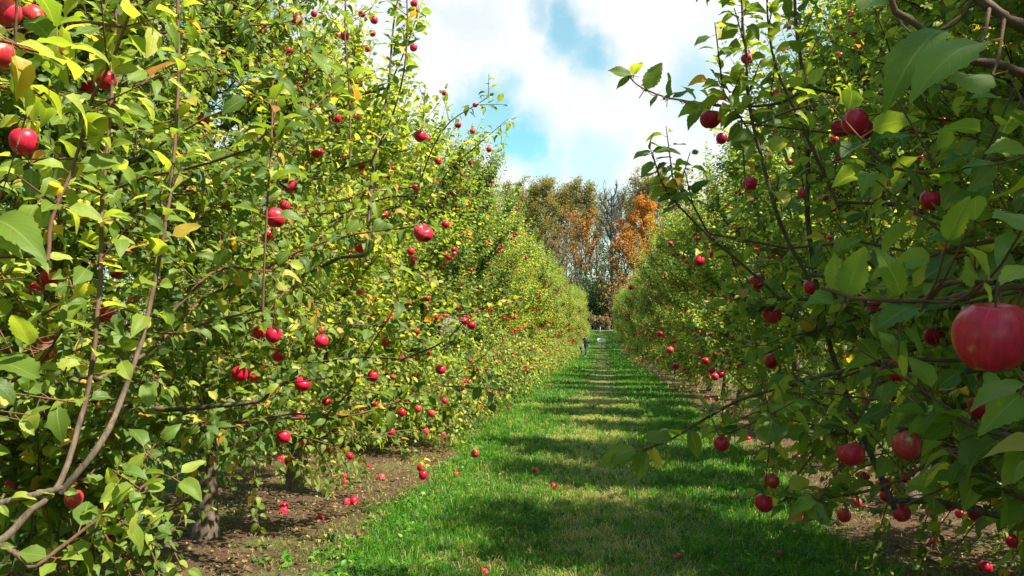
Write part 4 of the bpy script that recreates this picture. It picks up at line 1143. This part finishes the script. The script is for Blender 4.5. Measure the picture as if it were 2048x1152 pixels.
# loose tufts and flattened straw
def tufts(n, x0, x1, y0, y1, k, L, w, rlo, rhi, lay0, lay1, sp, centre=None):
    cx = rg.uniform(x0, x1, n) if centre is None else rg.normal(centre, x1, n)
    cy = y0 + (y1 - y0) * rg.rand(n) ** 1.3
    x = np.repeat(cx, k) + rg.normal(0, sp, n * k); y = np.repeat(cy, k) + rg.normal(0, sp, n * k)
    a, b = strip_bounds_main(ROW_L, y)[1], strip_bounds_main(ROW_R, y)[0]
    ok = (x > a - .1) & (x < b + .1); m = ok.sum()
    tone = np.repeat(rg.uniform(rlo, rhi, n), k)[ok] + rg.normal(0, .05, m); ln = np.repeat(rg.uniform(.6, 1.4, n), k)[ok]
    gx.append(x[ok]); gy.append(y[ok]); gh.append(L * ln * rg.uniform(.5, 1.3, m)); gw.append(w * rg.uniform(.6, 1.2, m) * (1 + y[ok] / 9)); gr.append(np.clip(tone, 0, 1)); gl.append(rg.uniform(lay0, lay1, m))
tufts(1500, -1.75, 1.8, 2.6, 16, 26, .095, .0016, .1, .62, .4, 1.6, .022)
tufts(700, -1.75, 1.8, 2.6, 16, 18, .10, .0015, .45, .68, .3, 1.3, .03)
tufts(900, 0, .42, 2.6, 18, 22, .085, .0015, .72, .95, 1.6, 2.2, .05, centre=-.02)
tufts(420, -1.75, 1.8, 2.6, 18, 18, .08, .0015, .70, .98, 1.5, 2.2, .06)
# grass between the outer rows
for xm in (ROW_L - ROWSP / 2, ROW_R + ROWSP / 2):
    n = 16000
    y = rg.uniform(3, 26, n); x = xm + rg.uniform(-1.7, 1.7, n)
    gx.append(x); gy.append(y); gh.append(.09 * rg.uniform(.5, 1.3, n)); gw.append(.007 * rg.uniform(.6, 1.3, n)); gr.append(np.clip(rg.normal(.4, .2, n), 0, 1)); gl.append(rg.uniform(.1, 1.3, n))
gx, gy, gh, gw, gr, gl = [np.concatenate(q) for q in (gx, gy, gh, gw, gr, gl)]
V, q, tr, A = blades(rg, gx, gy, gh, gw, gr, gl)
o = link('grass', mesh_np('grass', V, [q, tr], {'luv': A}), M_grass)
tag(o, 'short mown grass of the path between the two rows', 'grass', kind='stuff')
print('blades', len(gx))

# weeds along the left edge
WEED = [(0, (.03, .11, .012)), (.5, (.06, .20, .02)), (.85, (.13, .30, .03)), (1, (.22, .30, .05))]
M_weed = leaf_material('weed_leaf', WEED, veins=False, trans=.35)
wf = Foliage()
def clump(cx, cy, k, size, spread):
    for _ in range(k):
        p = np.array([cx + rg.normal(0, spread), cy + rg.normal(0, spread * 1.3), 0]); p[2] = float(gz(p[1])) + rg.uniform(0, .03)
        n = rg.randint(5, 10); ph = rg.uniform(0, 6.28, n)
        ax = np.stack([np.cos(ph), np.sin(ph), rg.uniform(.15, 1.1, n)], 1)
        wf.add(np.repeat(p[None], n, 0) + ax * .012, ax, np.array([0, 0, 1.0]) + rg.normal(0, .3, (n, 3)), size * rg.uniform(.5, 1.2, n), rg.rand(n))
for _ in range(34): clump(-1.55 + rg.normal(0, .22), rg.uniform(2.9, 5.2), 9, .05, .10)
for _ in range(40): clump(-1.62 + rg.normal(0, .15), rg.uniform(5, 11), 6, .045, .12)
for _ in range(30): clump(1.6 + rg.normal(0, .25), rg.uniform(3, 8), 6, .045, .13)
for _ in range(60): clump(rg.uniform(-1.6, 1.7), rg.uniform(3, 12), 2, .03, .1)
o = link('weeds', leaves_mesh('weeds', *wf.arr(), MID, rg), M_weed); tag(o, 'low leafy weeds along the grass edges', 'weeds', kind='stuff')

# leaf litter
LIT = [(0, (.04, .02, .01)), (.35, (.10, .055, .028)), (.65, (.20, .13, .06)), (.82, (.34, .28, .08)), (.92, (.14, .19, .03)), (1, (.42, .34, .2))]
M_lit = leaf_material('fallen_leaf', LIT, veins=False, trans=.2, rough=.6)
def litter(n, x0, x1, y0, y1, size):
    x = rg.uniform(x0, x1, n); y = y0 + (y1 - y0) * rg.rand(n) ** 1.4
    return x, y, size * rg.uniform(.4, 1.2, n)
Lx, Ly, Ls = zip(*[litter(6500, ROW_L - 1, -1.75, 3, 14, .038), litter(6500, 1.8, ROW_R + 1.6, 3, 14, .038), litter(3500, ROW_L - 1, -1.8, 14, 45, .06), litter(3500, 1.8, ROW_R + 1, 14, 45, .06),
                   litter(1900, -1.7, 1.8, 2.6, 16, .036), litter(2500, -10, -4, 4, 20, .06), litter(2500, 4, 11, 4, 20, .06)])
Lx, Ly, Ls = map(np.concatenate, (Lx, Ly, Ls)); n = len(Lx)
ph = rg.uniform(0, 6.28, n)
ax = np.stack([np.cos(ph), np.sin(ph), rg.normal(0, .15, n)], 1)
r = np.clip(rg.beta(1.6, 1.6, n), 0, 1)
p = np.stack([Lx, Ly, gz(Ly) + rg.uniform(.03, .05, n)], 1)
onpath = (Lx > -1.7) & (Lx < 1.8); p[:, 2] += np.where(onpath, .012, 0)
me = leaves_mesh('fallen_leaves', p, ax, np.array([0, 0, 1.0]) + rg.normal(0, .25, (n, 3)), Ls, r, MID, rg)
tag(link('fallen_leaves', me, M_lit), 'dry fallen leaves scattered over the soil under the trees', 'leaves', kind='stuff')
# moss and short sprouts on the soil
n = 40000
x = np.concatenate([rg.uniform(ROW_L - .7, -1.75, n // 2), rg.uniform(1.85, ROW_R + 1.5, n // 2)]); y = rg.uniform(3, 12, n)
pt = np.sin(x * 3.1 + y * 1.3) + np.sin(y * 2.2 - x) + rg.normal(0, .4, n)
k = (pt > .9) | (rg.rand(n) < .16)
mossy = pt > .9
V, q, tr, A = blades(rg, x[k], y[k], .035 * rg.uniform(.5, 1.4, k.sum()), .0025 * rg.uniform(.6, 1.3, k.sum()), np.where(mossy[k], rg.uniform(.4, .8, k.sum()), rg.uniform(.9, 1, k.sum())), np.where(mossy[k], rg.uniform(.3, 1.6, k.sum()), 2.1))
V[:, 2] += .025
tag(link('sprouting_grass', mesh_np('sprouting_grass', V, [q, tr], {'luv': A}), M_grass), 'sparse yellow green sprouts and dry straw on the bare soil', 'grass', kind='stuff')

# fallen sticks
def gp(px_, py_):
    lo, hi_ = 1.5, 60
    for _ in range(40):
        m = (lo + hi_) / 2
        if P(px_, py_, m)[2] > float(gz(m)) + .02: lo = m
        else: hi_ = m
    return P(px_, py_, m)
for pl, r, lab in (([(255, 1150), (290, 1120), (315, 1105)], .012, 'grey fallen branch near the bottom left corner'), ([(1790, 1090), (1880, 1130), (1930, 1152)], .010, 'grey fallen stick beside the right trunk'),
                   ([(1740, 1000), (1790, 1028), (1830, 1042)], .007, 'thin fallen twig on the mossy soil'), ([(1030, 1010), (1060, 1000), (1085, 998)], .008, 'dark broken stick in the grass of the path'),
                   ([(1250, 894), (1272, 892), (1293, 892)], .022, 'pale broken stick lying in the shaded grass right of the track'),
                   ([(1150, 952), (1175, 955), (1200, 952)], .008, 'dark stick lying across the worn track'), ([(640, 1000), (720, 985), (790, 992)], .005, 'thin twig on the soil behind two windfalls')):
    t = Tubes(); pts = curve([gp(*q) + [0, 0, r * .5] for q in pl], 9); t.add(pts + rg.normal(0, r * .25, pts.shape), np.linspace(r, r * .4, 9), 7)
    tag(link('fallen_stick', t.mesh('fallen_stick'), M_bark), lab, 'stick', 'fallen sticks')

# tree guard of the first left trunk and thin stakes
def stake(x, y, h, lab):
    t = Tubes(); z = float(gz(y)); t.add(curve([[x, y, z - .05], [x + .005, y, z + h * .5], [x, y + .01, z + h]], 6), [.007] * 6, 8)
    tag(link('support_stake', t.mesh('support_stake'), simple('stake_metal', (.14, .13, .13), .5, .2, 30)), lab, 'stake', 'thin support stakes')
s1 = gp(1790 + 100, 1150); stake(2.50, 5.15, 1.6, 'thin metal stake beside the right foreground trunk'); stake(2.55, 9.55, 1.4, 'thin stake beside the middle right trunks')

# ------------------------------------------------------------------ sign and post at the far end
M_white = simple('white_paint', (.80, .82, .84), .5, .05, 8)
M_grey = simple('grey_paint', (.35, .38, .42), .6, .1, 8)
M_wood = simple('post_wood', (.30, .24, .16), .8, .3, 15)
def box(bmx, c, s):
    import bmesh
    r = bmesh.ops.create_cube(bmx, size=1.0)
    for v in r['verts']: v.co = Vector((v.co.x * s[0] + c[0], v.co.y * s[1] + c[1], v.co.z * s[2] + c[2]))
def boxes(name, lst, mat, parent=None, bev=.004):
    import bmesh
    bm = bmesh.new()
    for c, s in lst: box(bm, c, s)
    bmesh.ops.bevel(bm, geom=bm.edges[:], offset=bev, segments=1, affect='EDGES')
    me = bpy.data.meshes.new(name); bm.to_mesh(me); bm.free()
    return link(name, me, mat, parent)
sp = P(1203, 700, 66.0); sz = float(gz(66.0))
sg = thing('row_sign', 'white double board sign on a thin post at the far end of the path', 'sign', (sp[0], 66.0, sz), .42)
boxes('post', [((0, 0.02, .52), (.045, .045, 1.14))], M_wood, sg)
b1 = boxes('board', [((-.19, -.02, .93), (.34, .02, .34))], M_white, sg)
b2 = boxes('board', [((.185, -.02, .93), (.35, .02, .34))], M_white, sg)
boxes('marking', [((-.035, -.034, .93), (.05, .006, .26)), ((-.20, -.034, .99), (.16, .006, .02)), ((-.20, -.034, .92), (.12, .006, .02))], M_grey, b1)
boxes('marking', [((.17, -.034, .99), (.03, .006, .06)), ((.20, -.034, .92), (.12, .006, .02))], M_grey, b2)
pp = P(1200.5, 662, 106.0)
t = Tubes(); t.add([[0, 0, -.1], [0, 0, .3], [0, 0, .62]], [.05, .05, .045], 10)
mk = link('marker_post', t.mesh('marker_post'), M_white); mk.location = (pp[0], 106.0, float(gz(106.))); tag(mk, 'short white post beside the pale track behind the rows', 'post')

# ------------------------------------------------------------------ people
def skin_obj(name, verts, edges, radii, mat, parent, root=0, sub=2):
    me = bpy.data.meshes.new(name); me.from_pydata(verts, edges, []); me.update()
    o = link(name, me, mat, parent)
    md = o.modifiers.new('skin', 'SKIN'); md.use_smooth_shade = True
    for i, r in enumerate(radii):
        sv = me.skin_vertices[0].data[i]; sv.radius = (r, r); sv.use_root = (i == root)
    s = o.modifiers.new('sub', 'SUBSURF'); s.levels = sub; s.render_levels = sub
    return o
M_skin = simple('skin', (.55, .33, .24), .55, .05); M_hair = simple('hair', (.035, .02, .015), .6, .3); M_jacket = simple('dark_jacket', (.03, .028, .035), .8, .2)
M_jeans = simple('jeans', (.035, .06, .13), .85, .2); M_pack = simple('backpack_fabric', (.02, .02, .022), .7, .2); M_teal = simple('child_coat', (.02, .05, .06), .8, .2); M_shoe = simple('shoe', (.03, .025, .02), .6, .1)
def person(name_lab, loc, rotz, hgt, jacket, trousers, pack, reach):
    root = thing('person', name_lab, 'person', loc, rotz, 'people picking apples')
    k = hgt / 1.7
    def S(l): return [tuple(c * k for c in v) for v in l]
    # x: right, y: forward (negative y faces the viewer), z: up; the figure faces -x (the left row)
    hd = [(-.02, 0, 1.46), (-.03, 0, 1.53), (-.04, 0, 1.60), (-.03, 0, 1.66)]
    V = [(0, 0, .93), (0, 0, 1.12), (-.02, 0, 1.34), (-.025, 0, 1.42), (-.04, 0, 1.50), (-.05, 0, 1.59), (-.045, 0, 1.66)]
    E = [(0, 1), (1, 2), (2, 3), (3, 4), (4, 5), (5, 6)]
    R = [.09, .085, .09, .05, .075, .088, .06]
    for s, (kz, ky) in ((1, reach), (-1, (1.18, -.24))):
        i = len(V)
        V += [(-.02, .17 * s, 1.36), (-.10, .21 * s, 1.36 + (kz - 1.36) * .45), (-.32, .17 * s, kz), (-.38, .16 * s, kz + .01), (-.42, .16 * s, kz + .01)]
        E += [(2, i), (i, i + 1), (i + 1, i + 2), (i + 2, i + 3), (i + 3, i + 4)]
        R += [.055, .045, .032, .028, .026]
        for f in range(4):
            j = len(V); yy = (.16 + (f - 1.5) * .019) * s; L = (.055, .068, .064, .05)[f]
            V += [(-.45, yy, kz + .005), (-.45 - L, yy, kz - .015)]; E += [(i + 4, j), (j, j + 1)]; R += [.009, .007]
        j = len(V); V += [(-.42, .125 * s, kz + .0), (-.455, .11 * s, kz - .02)]; E += [(i + 3, j), (j, j + 1)]; R += [.011, .009]
    for s in (1, -1):
        i = len(V); sx_ = .05 * s
        V += [(0, .09 * s, .86), (sx_ * .6, .10 * s, .48), (sx_, .105 * s, .09), (sx_ - .12, .11 * s, .035)]
        E += [(0, i), (i, i + 1), (i + 1, i + 2), (i + 2, i + 3)]; R += [.085, .058, .042, .038]
    skin_obj('body', S(V), E, [r * k for r in R], M_skin, root, 0, 1)
    jv = [(0, 0, .82), (0, 0, 1.0), (0, 0, 1.14), (-.02, 0, 1.34), (-.022, 0, 1.40)]; je = [(0, 1), (1, 2), (2, 3), (3, 4)]; jr = [.145, .145, .145, .145, .07]
    for s, kz in ((1, reach[0]), (-1, 1.18)):
        i = len(jv); jv += [(-.02, .17 * s, 1.355), (-.10, .21 * s, 1.36 + (kz - 1.36) * .45), (-.31, .17 * s, kz)]; je += [(3, i), (i, i + 1), (i + 1, i + 2)]; jr += [.07, .06, .046]
    skin_obj('jacket', S(jv), je, [r * k for r in jr], jacket, root, 1, 2)
    tv = [(0, 0, .90)]; te = []; tr_ = [.13]
    for s in (1, -1):
        i = len(tv); sx_ = .05 * s
        tv += [(0, .09 * s, .84), (sx_ * .6, .10 * s, .48), (sx_, .105 * s, .10)]; te += [(0, i), (i, i + 1), (i + 1, i + 2)]; tr_ += [.10, .075, .06]
    skin_obj('trousers', S(tv), te, [r * k for r in tr_], trousers, root, 0, 2)
    for s in (1, -1):
        skin_obj('shoe', S([(.05 * s + .03, .107 * s, .045), (.05 * s - .06, .108 * s, .04), (.05 * s - .15, .11 * s, .035)]), [(0, 1), (1, 2)], [.048 * k, .05 * k, .04 * k], M_shoe, root)
    skin_obj('hair', S([(-.015, 0, 1.50), (.0, 0, 1.58), (-.03, 0, 1.665), (-.07, 0, 1.67)]), [(0, 1), (1, 2), (2, 3)], [.075 * k, .09 * k, .085 * k, .05 * k], M_hair, root)
    if pack:
        b = skin_obj('backpack', S([(.17, 0, 1.0), (.20, 0, 1.15), (.18, 0, 1.33)]), [(0, 1), (1, 2)], [.12 * k, .14 * k, .11 * k], M_pack, root)
        for s in (1, -1):
            st = Tubes(); st.add(curve(S([(.10, .10 * s, 1.36), (-.05, .10 * s, 1.47), (-.17, .10 * s, 1.34), (-.15, .11 * s, 1.12), (.06, .13 * s, 1.02)]), 14), .018 * k, 6)
            link('strap', st.mesh('strap'), M_pack, b)
    return root
pD = 55.5
p1 = P(1172, 712, pD); person('taller person in dark jacket and blue jeans with a backpack, facing the left row', (p1[0], pD, float(gz(pD))), .25, 1.55, M_jacket, M_jeans, True, (1.35, .17))
p2 = P(1162, 711, pD - .9); person('small child in dark teal coat standing close beside the taller person', (p2[0], pD - .9, float(gz(pD - .9))), -.4, 0.98, M_teal, M_pack, False, (1.2, .17))

# ------------------------------------------------------------------ wood behind the orchard
def forest_material(name, stops):
    return leaf_material(name, stops, veins=False, trans=.35, rough=.6)
M_olive = forest_material('olive_leaf', [(0, (.08, .08, .02)), (.5, (.15, .14, .03)), (.8, (.27, .19, .035)), (1, (.38, .18, .03))])
M_orange = forest_material('orange_leaf', [(0, (.24, .085, .012)), (.5, (.42, .16, .015)), (1, (.45, .25, .03))])
M_brown = forest_material('brown_leaf', [(0, (.10, .07, .045)), (.5, (.17, .12, .075)), (1, (.24, .15, .06))])
M_darkg = forest_material('dark_leaf', [(0, (.018, .04, .012)), (.6, (.03, .06, .016)), (1, (.06, .085, .02))])
def far_tree(x, y, H, W, seed, mat, nleaf, label, clear=.4, lsize=.3, trunk_r=.22, up=1.0, cat='tree', name='tree', lv=3, clump=False, group='tall trees beyond the orchard', n1=14):
    rs = np.random.RandomState(seed)
    z0 = float(gz(y))
    t = thing(name, label, cat, (x, y, z0), 0, group)
    tr, tb = Tubes(), Tubes(); tips = []
    m = 9
    tz = np.linspace(-.2, H * .82, m)
    tp = np.stack([np.cumsum(rs.normal(0, .12, m)), np.cumsum(rs.normal(0, .12, m)), tz], 1); tp[0, :2] = 0
    tr.add(curve(tp, 20), np.linspace(trunk_r, trunk_r * .2, 20), 8)
    for i in range(n1):
        f = (i + rs.rand()) / n1
        hz = H * (clear + (.84 - clear) * f)
        p = np.array([np.interp(hz, tz, tp[:, 0]), np.interp(hz, tz, tp[:, 1]), hz])
        az = i * 2.4 + rs.normal(0, .4)
        L = W * np.interp(f, [0, .35, 1], [.75, 1.0, .45]) * rs.uniform(.8, 1.15)
        d = norm(np.array([math.cos(az), math.sin(az), up * rs.uniform(.6, 1.4)]))
        pts = [p]
        for q in range(6):
            d = norm(d + rs.normal(0, .13, 3) + np.array([0, 0, .10 * up])); pts.append(pts[-1] + d * L / 6)
        pts = np.array(pts); tb.add(pts, np.linspace(trunk_r * .38, .03, 7), 5)
        for b in range(9):
            tt = rs.uniform(.25, 1); p2 = np.array([np.interp(tt, np.linspace(0, 1, 7), pts[:, c]) for c in range(3)])
            d2 = norm(d + rs.normal(0, .55, 3) + np.array([0, 0, .25 * up])); L2 = L * rs.uniform(.25, .5)
            q2 = [p2]
            for _ in range(4): d2 = norm(d2 + rs.normal(0, .18, 3) + np.array([0, 0, .06])); q2.append(q2[-1] + d2 * L2 / 4)
            q2 = np.array(q2); tb.add(q2, np.linspace(.045, .018, 5), 4)
            for c in range(5):
                k = rs.randint(1, 5); d3 = norm(d2 + rs.normal(0, .6, 3)); L3 = L2 * rs.uniform(.3, .6)
                q3 = q2[k] + d3 * np.linspace(0, L3, 3)[:, None] + rs.normal(0, .02, (3, 3)); tb.add(q3, [.022, .016, .01], 3); tips += [q3[1], q3[2]]
    tips = np.array(tips)
    link('trunk', tr.mesh('trunk'), M_bark_far, t); link('branches', tb.mesh('branches'), M_bark_far, t)
    if nleaf:
        nleaf = int(nleaf * 1.9)
        dropc = rs.rand(len(tips)) < .9
        i = rs.randint(0, len(tips), nleaf)
        pos = tips[i] + rs.normal(0, 1, (nleaf, 3)) * (W * .045)
        ax = rs.normal(0, 1, (nleaf, 3)); nr = rs.normal(0, .7, (nleaf, 3)) + [0.2, 0, .6]
        rnd = np.clip(rs.rand(len(tips))[i] * .5 + rs.rand(nleaf) * .5, 0, 1)
        link('crown', leaves_mesh('crown', pos, ax, nr, lsize * rs.uniform(.5, 1.2, nleaf), rnd, LOW, rs), mat, t)
    return t
def fx(px_, D): return P(px_, 640, D)[0]
def topH(py_, D): return P(1200, py_, D)[2] - float(gz(D))
FT = [  # px, top py, D, width m, material, leaves, label
 (1092, 358, 132, 5.2, M_olive, 5200, 'tall olive green tree at the left of the wood, fine upright branches', .35, 1.3),
 (1060, 375, 138, 5.0, M_olive, 4200, 'olive tree at the far left of the wood, partly behind the left row', .35, 1.2),
 (1018, 358, 128, 4.5, M_olive, 3600, 'brownish green treetop just showing above the left row', .4, 1.2),
 (1132, 362, 142, 5.2, M_olive, 3600, 'tall thin leaved tree left of the bare one', .4, 1.5),
 (1172, 362, 136, 5.2, M_olive, 3300, 'tall grey green tree with open crown beside the bare one', .4, 1.5),
 (1160, 425, 122, 4.2, M_orange, 1000, 'orange leaved tree in the middle of the wood', .35, 1.0),
 (1218, 366, 124, 4.6, None, 0, 'tall bare dark tree with straight trunk rising over the path', .42, 1.4),
 (1246, 372, 140, 4.0, M_brown, 500, 'nearly bare thin tree right of the straight dark trunk', .45, 1.6),
 (1282, 400, 121, 3.6, M_orange, 5200, 'bright orange tree at the right of the wood', .35, 1.0),
 (1300, 352, 134, 5.8, M_olive, 4200, 'olive and yellow tree at the right of the wood above the orange one', .4, 1.3),
 (1345, 350, 130, 5.0, M_olive, 3800, 'yellowish tree behind the right row top', .4, 1.2),
 (1250, 470, 118, 3.2, M_orange, 1200, 'small orange tree low beside the dark trunk', .3, .8),
 (1105, 470, 120, 3.4, M_brown, 1600, 'russet brown small tree at the left of the wood', .3, 1.0),
]
for q_, (a_, b_, d_) in enumerate(((1045, 392, 150), (1085, 398, 152), (1120, 392, 154), (1150, 380, 150), (1196, 396, 154), (1235, 398, 152), (1268, 385, 150), (1318, 380, 150))):
    FT.append((a_, b_, d_, 5.0, M_brown if q_ % 2 else M_olive, 2600, f'{ordn(q_)} from the left of the pale brownish trees at the back of the wood', .22, 1.3))
for k, (px_, py_, D, Wd, mt, nl, lab, cl, up) in enumerate(FT):
    far_tree(fx(px_, D), D, topH(py_, D) * 1.06, Wd * 1.25, 900 + k, mt, nl, lab, clear=cl, up=up, lsize=.33, trunk_r=.42 if 'bare dark' in lab else .22)
def shrub(px_, top, D, Wd, mat, nl, lab, seed, name='shrub'):
    rs = np.random.RandomState(seed); H = topH(top, D); z0 = float(gz(D))
    t = thing(name, lab, 'shrub', (fx(px_, D), D, z0), 0, 'shrubs at the foot of the wood')
    tb = Tubes(); pts_ = []
    for i in range(26):
        a = rs.uniform(0, 6.28); d = norm([math.cos(a) * .5 * Wd / H * 1.5, math.sin(a) * .5, 1.0]); L = H * rs.uniform(.6, 1.0)
        q = d * np.linspace(0, L, 6)[:, None] + np.cumsum(rs.normal(0, .06 * H / 6, (6, 3)), 0); q[0] = [0, 0, -.1]
        tb.add(q, np.linspace(.06, .015, 6), 4); pts_ += list(q[1:])
        for j in range(7):
            k = rs.randint(1, 6); e = q[k] + norm(rs.normal(0, 1, 3) + [0, 0, .5]) * np.linspace(0, H * .2, 3)[:, None]; tb.add(e, [.02, .014, .008], 3); pts_ += list(e[1:])
    link('stem', tb.mesh('stem'), M_bark_far, t)
    pts_ = np.array(pts_); i = rs.randint(0, len(pts_), nl)
    pos = pts_[i] + rs.normal(0, .045 * H, (nl, 3)); pos[:, 2] = np.abs(pos[:, 2])
    link('foliage', leaves_mesh('foliage', pos, rs.normal(0, 1, (nl, 3)), rs.normal(0, .7, (nl, 3)) + [.2, 0, .6], .38 * rs.uniform(.5, 1.2, nl), rs.rand(nl), LOW, rs), mat, t)
SH = [(1200, 560, 119, 3.4, M_darkg, 5200, 'dark green bush closing the end of the path'), (1165, 530, 121, 3.6, M_darkg, 4200, 'dark green bush left of the path end'),
      (1235, 555, 121, 3.0, M_darkg, 3600, 'dark green bush right of the path end'), (1185, 500, 125, 4.0, M_brown, 2600, 'grey brown twiggy thicket above the dark bushes'),
      (1228, 545, 117, 2.0, M_orange, 700, 'small rusty bush before the dark trunk'), (1120, 540, 119, 3.0, M_brown, 2600, 'brown thicket behind the left row'), (1270, 530, 120, 3.6, M_orange, 1500, 'rusty thicket behind the right row'),
      (1196, 632, 112.5, 1.5, M_brown, 1300, 'low rusty brown bush behind the pale track'), (1208, 636, 113, 1.4, M_brown, 1200, 'low brown bush right of the rusty one behind the track'), (1080, 500, 124, 4, M_darkg, 3000, 'green bush left in the wood behind the left row'),
      (1310, 520, 124, 4, M_darkg, 3000, 'green bush right in the wood behind the right row')]
for k, (a, b, c, d, e, f, g_) in enumerate(SH): shrub(a, b, c, d, e, f, g_, 950 + k)
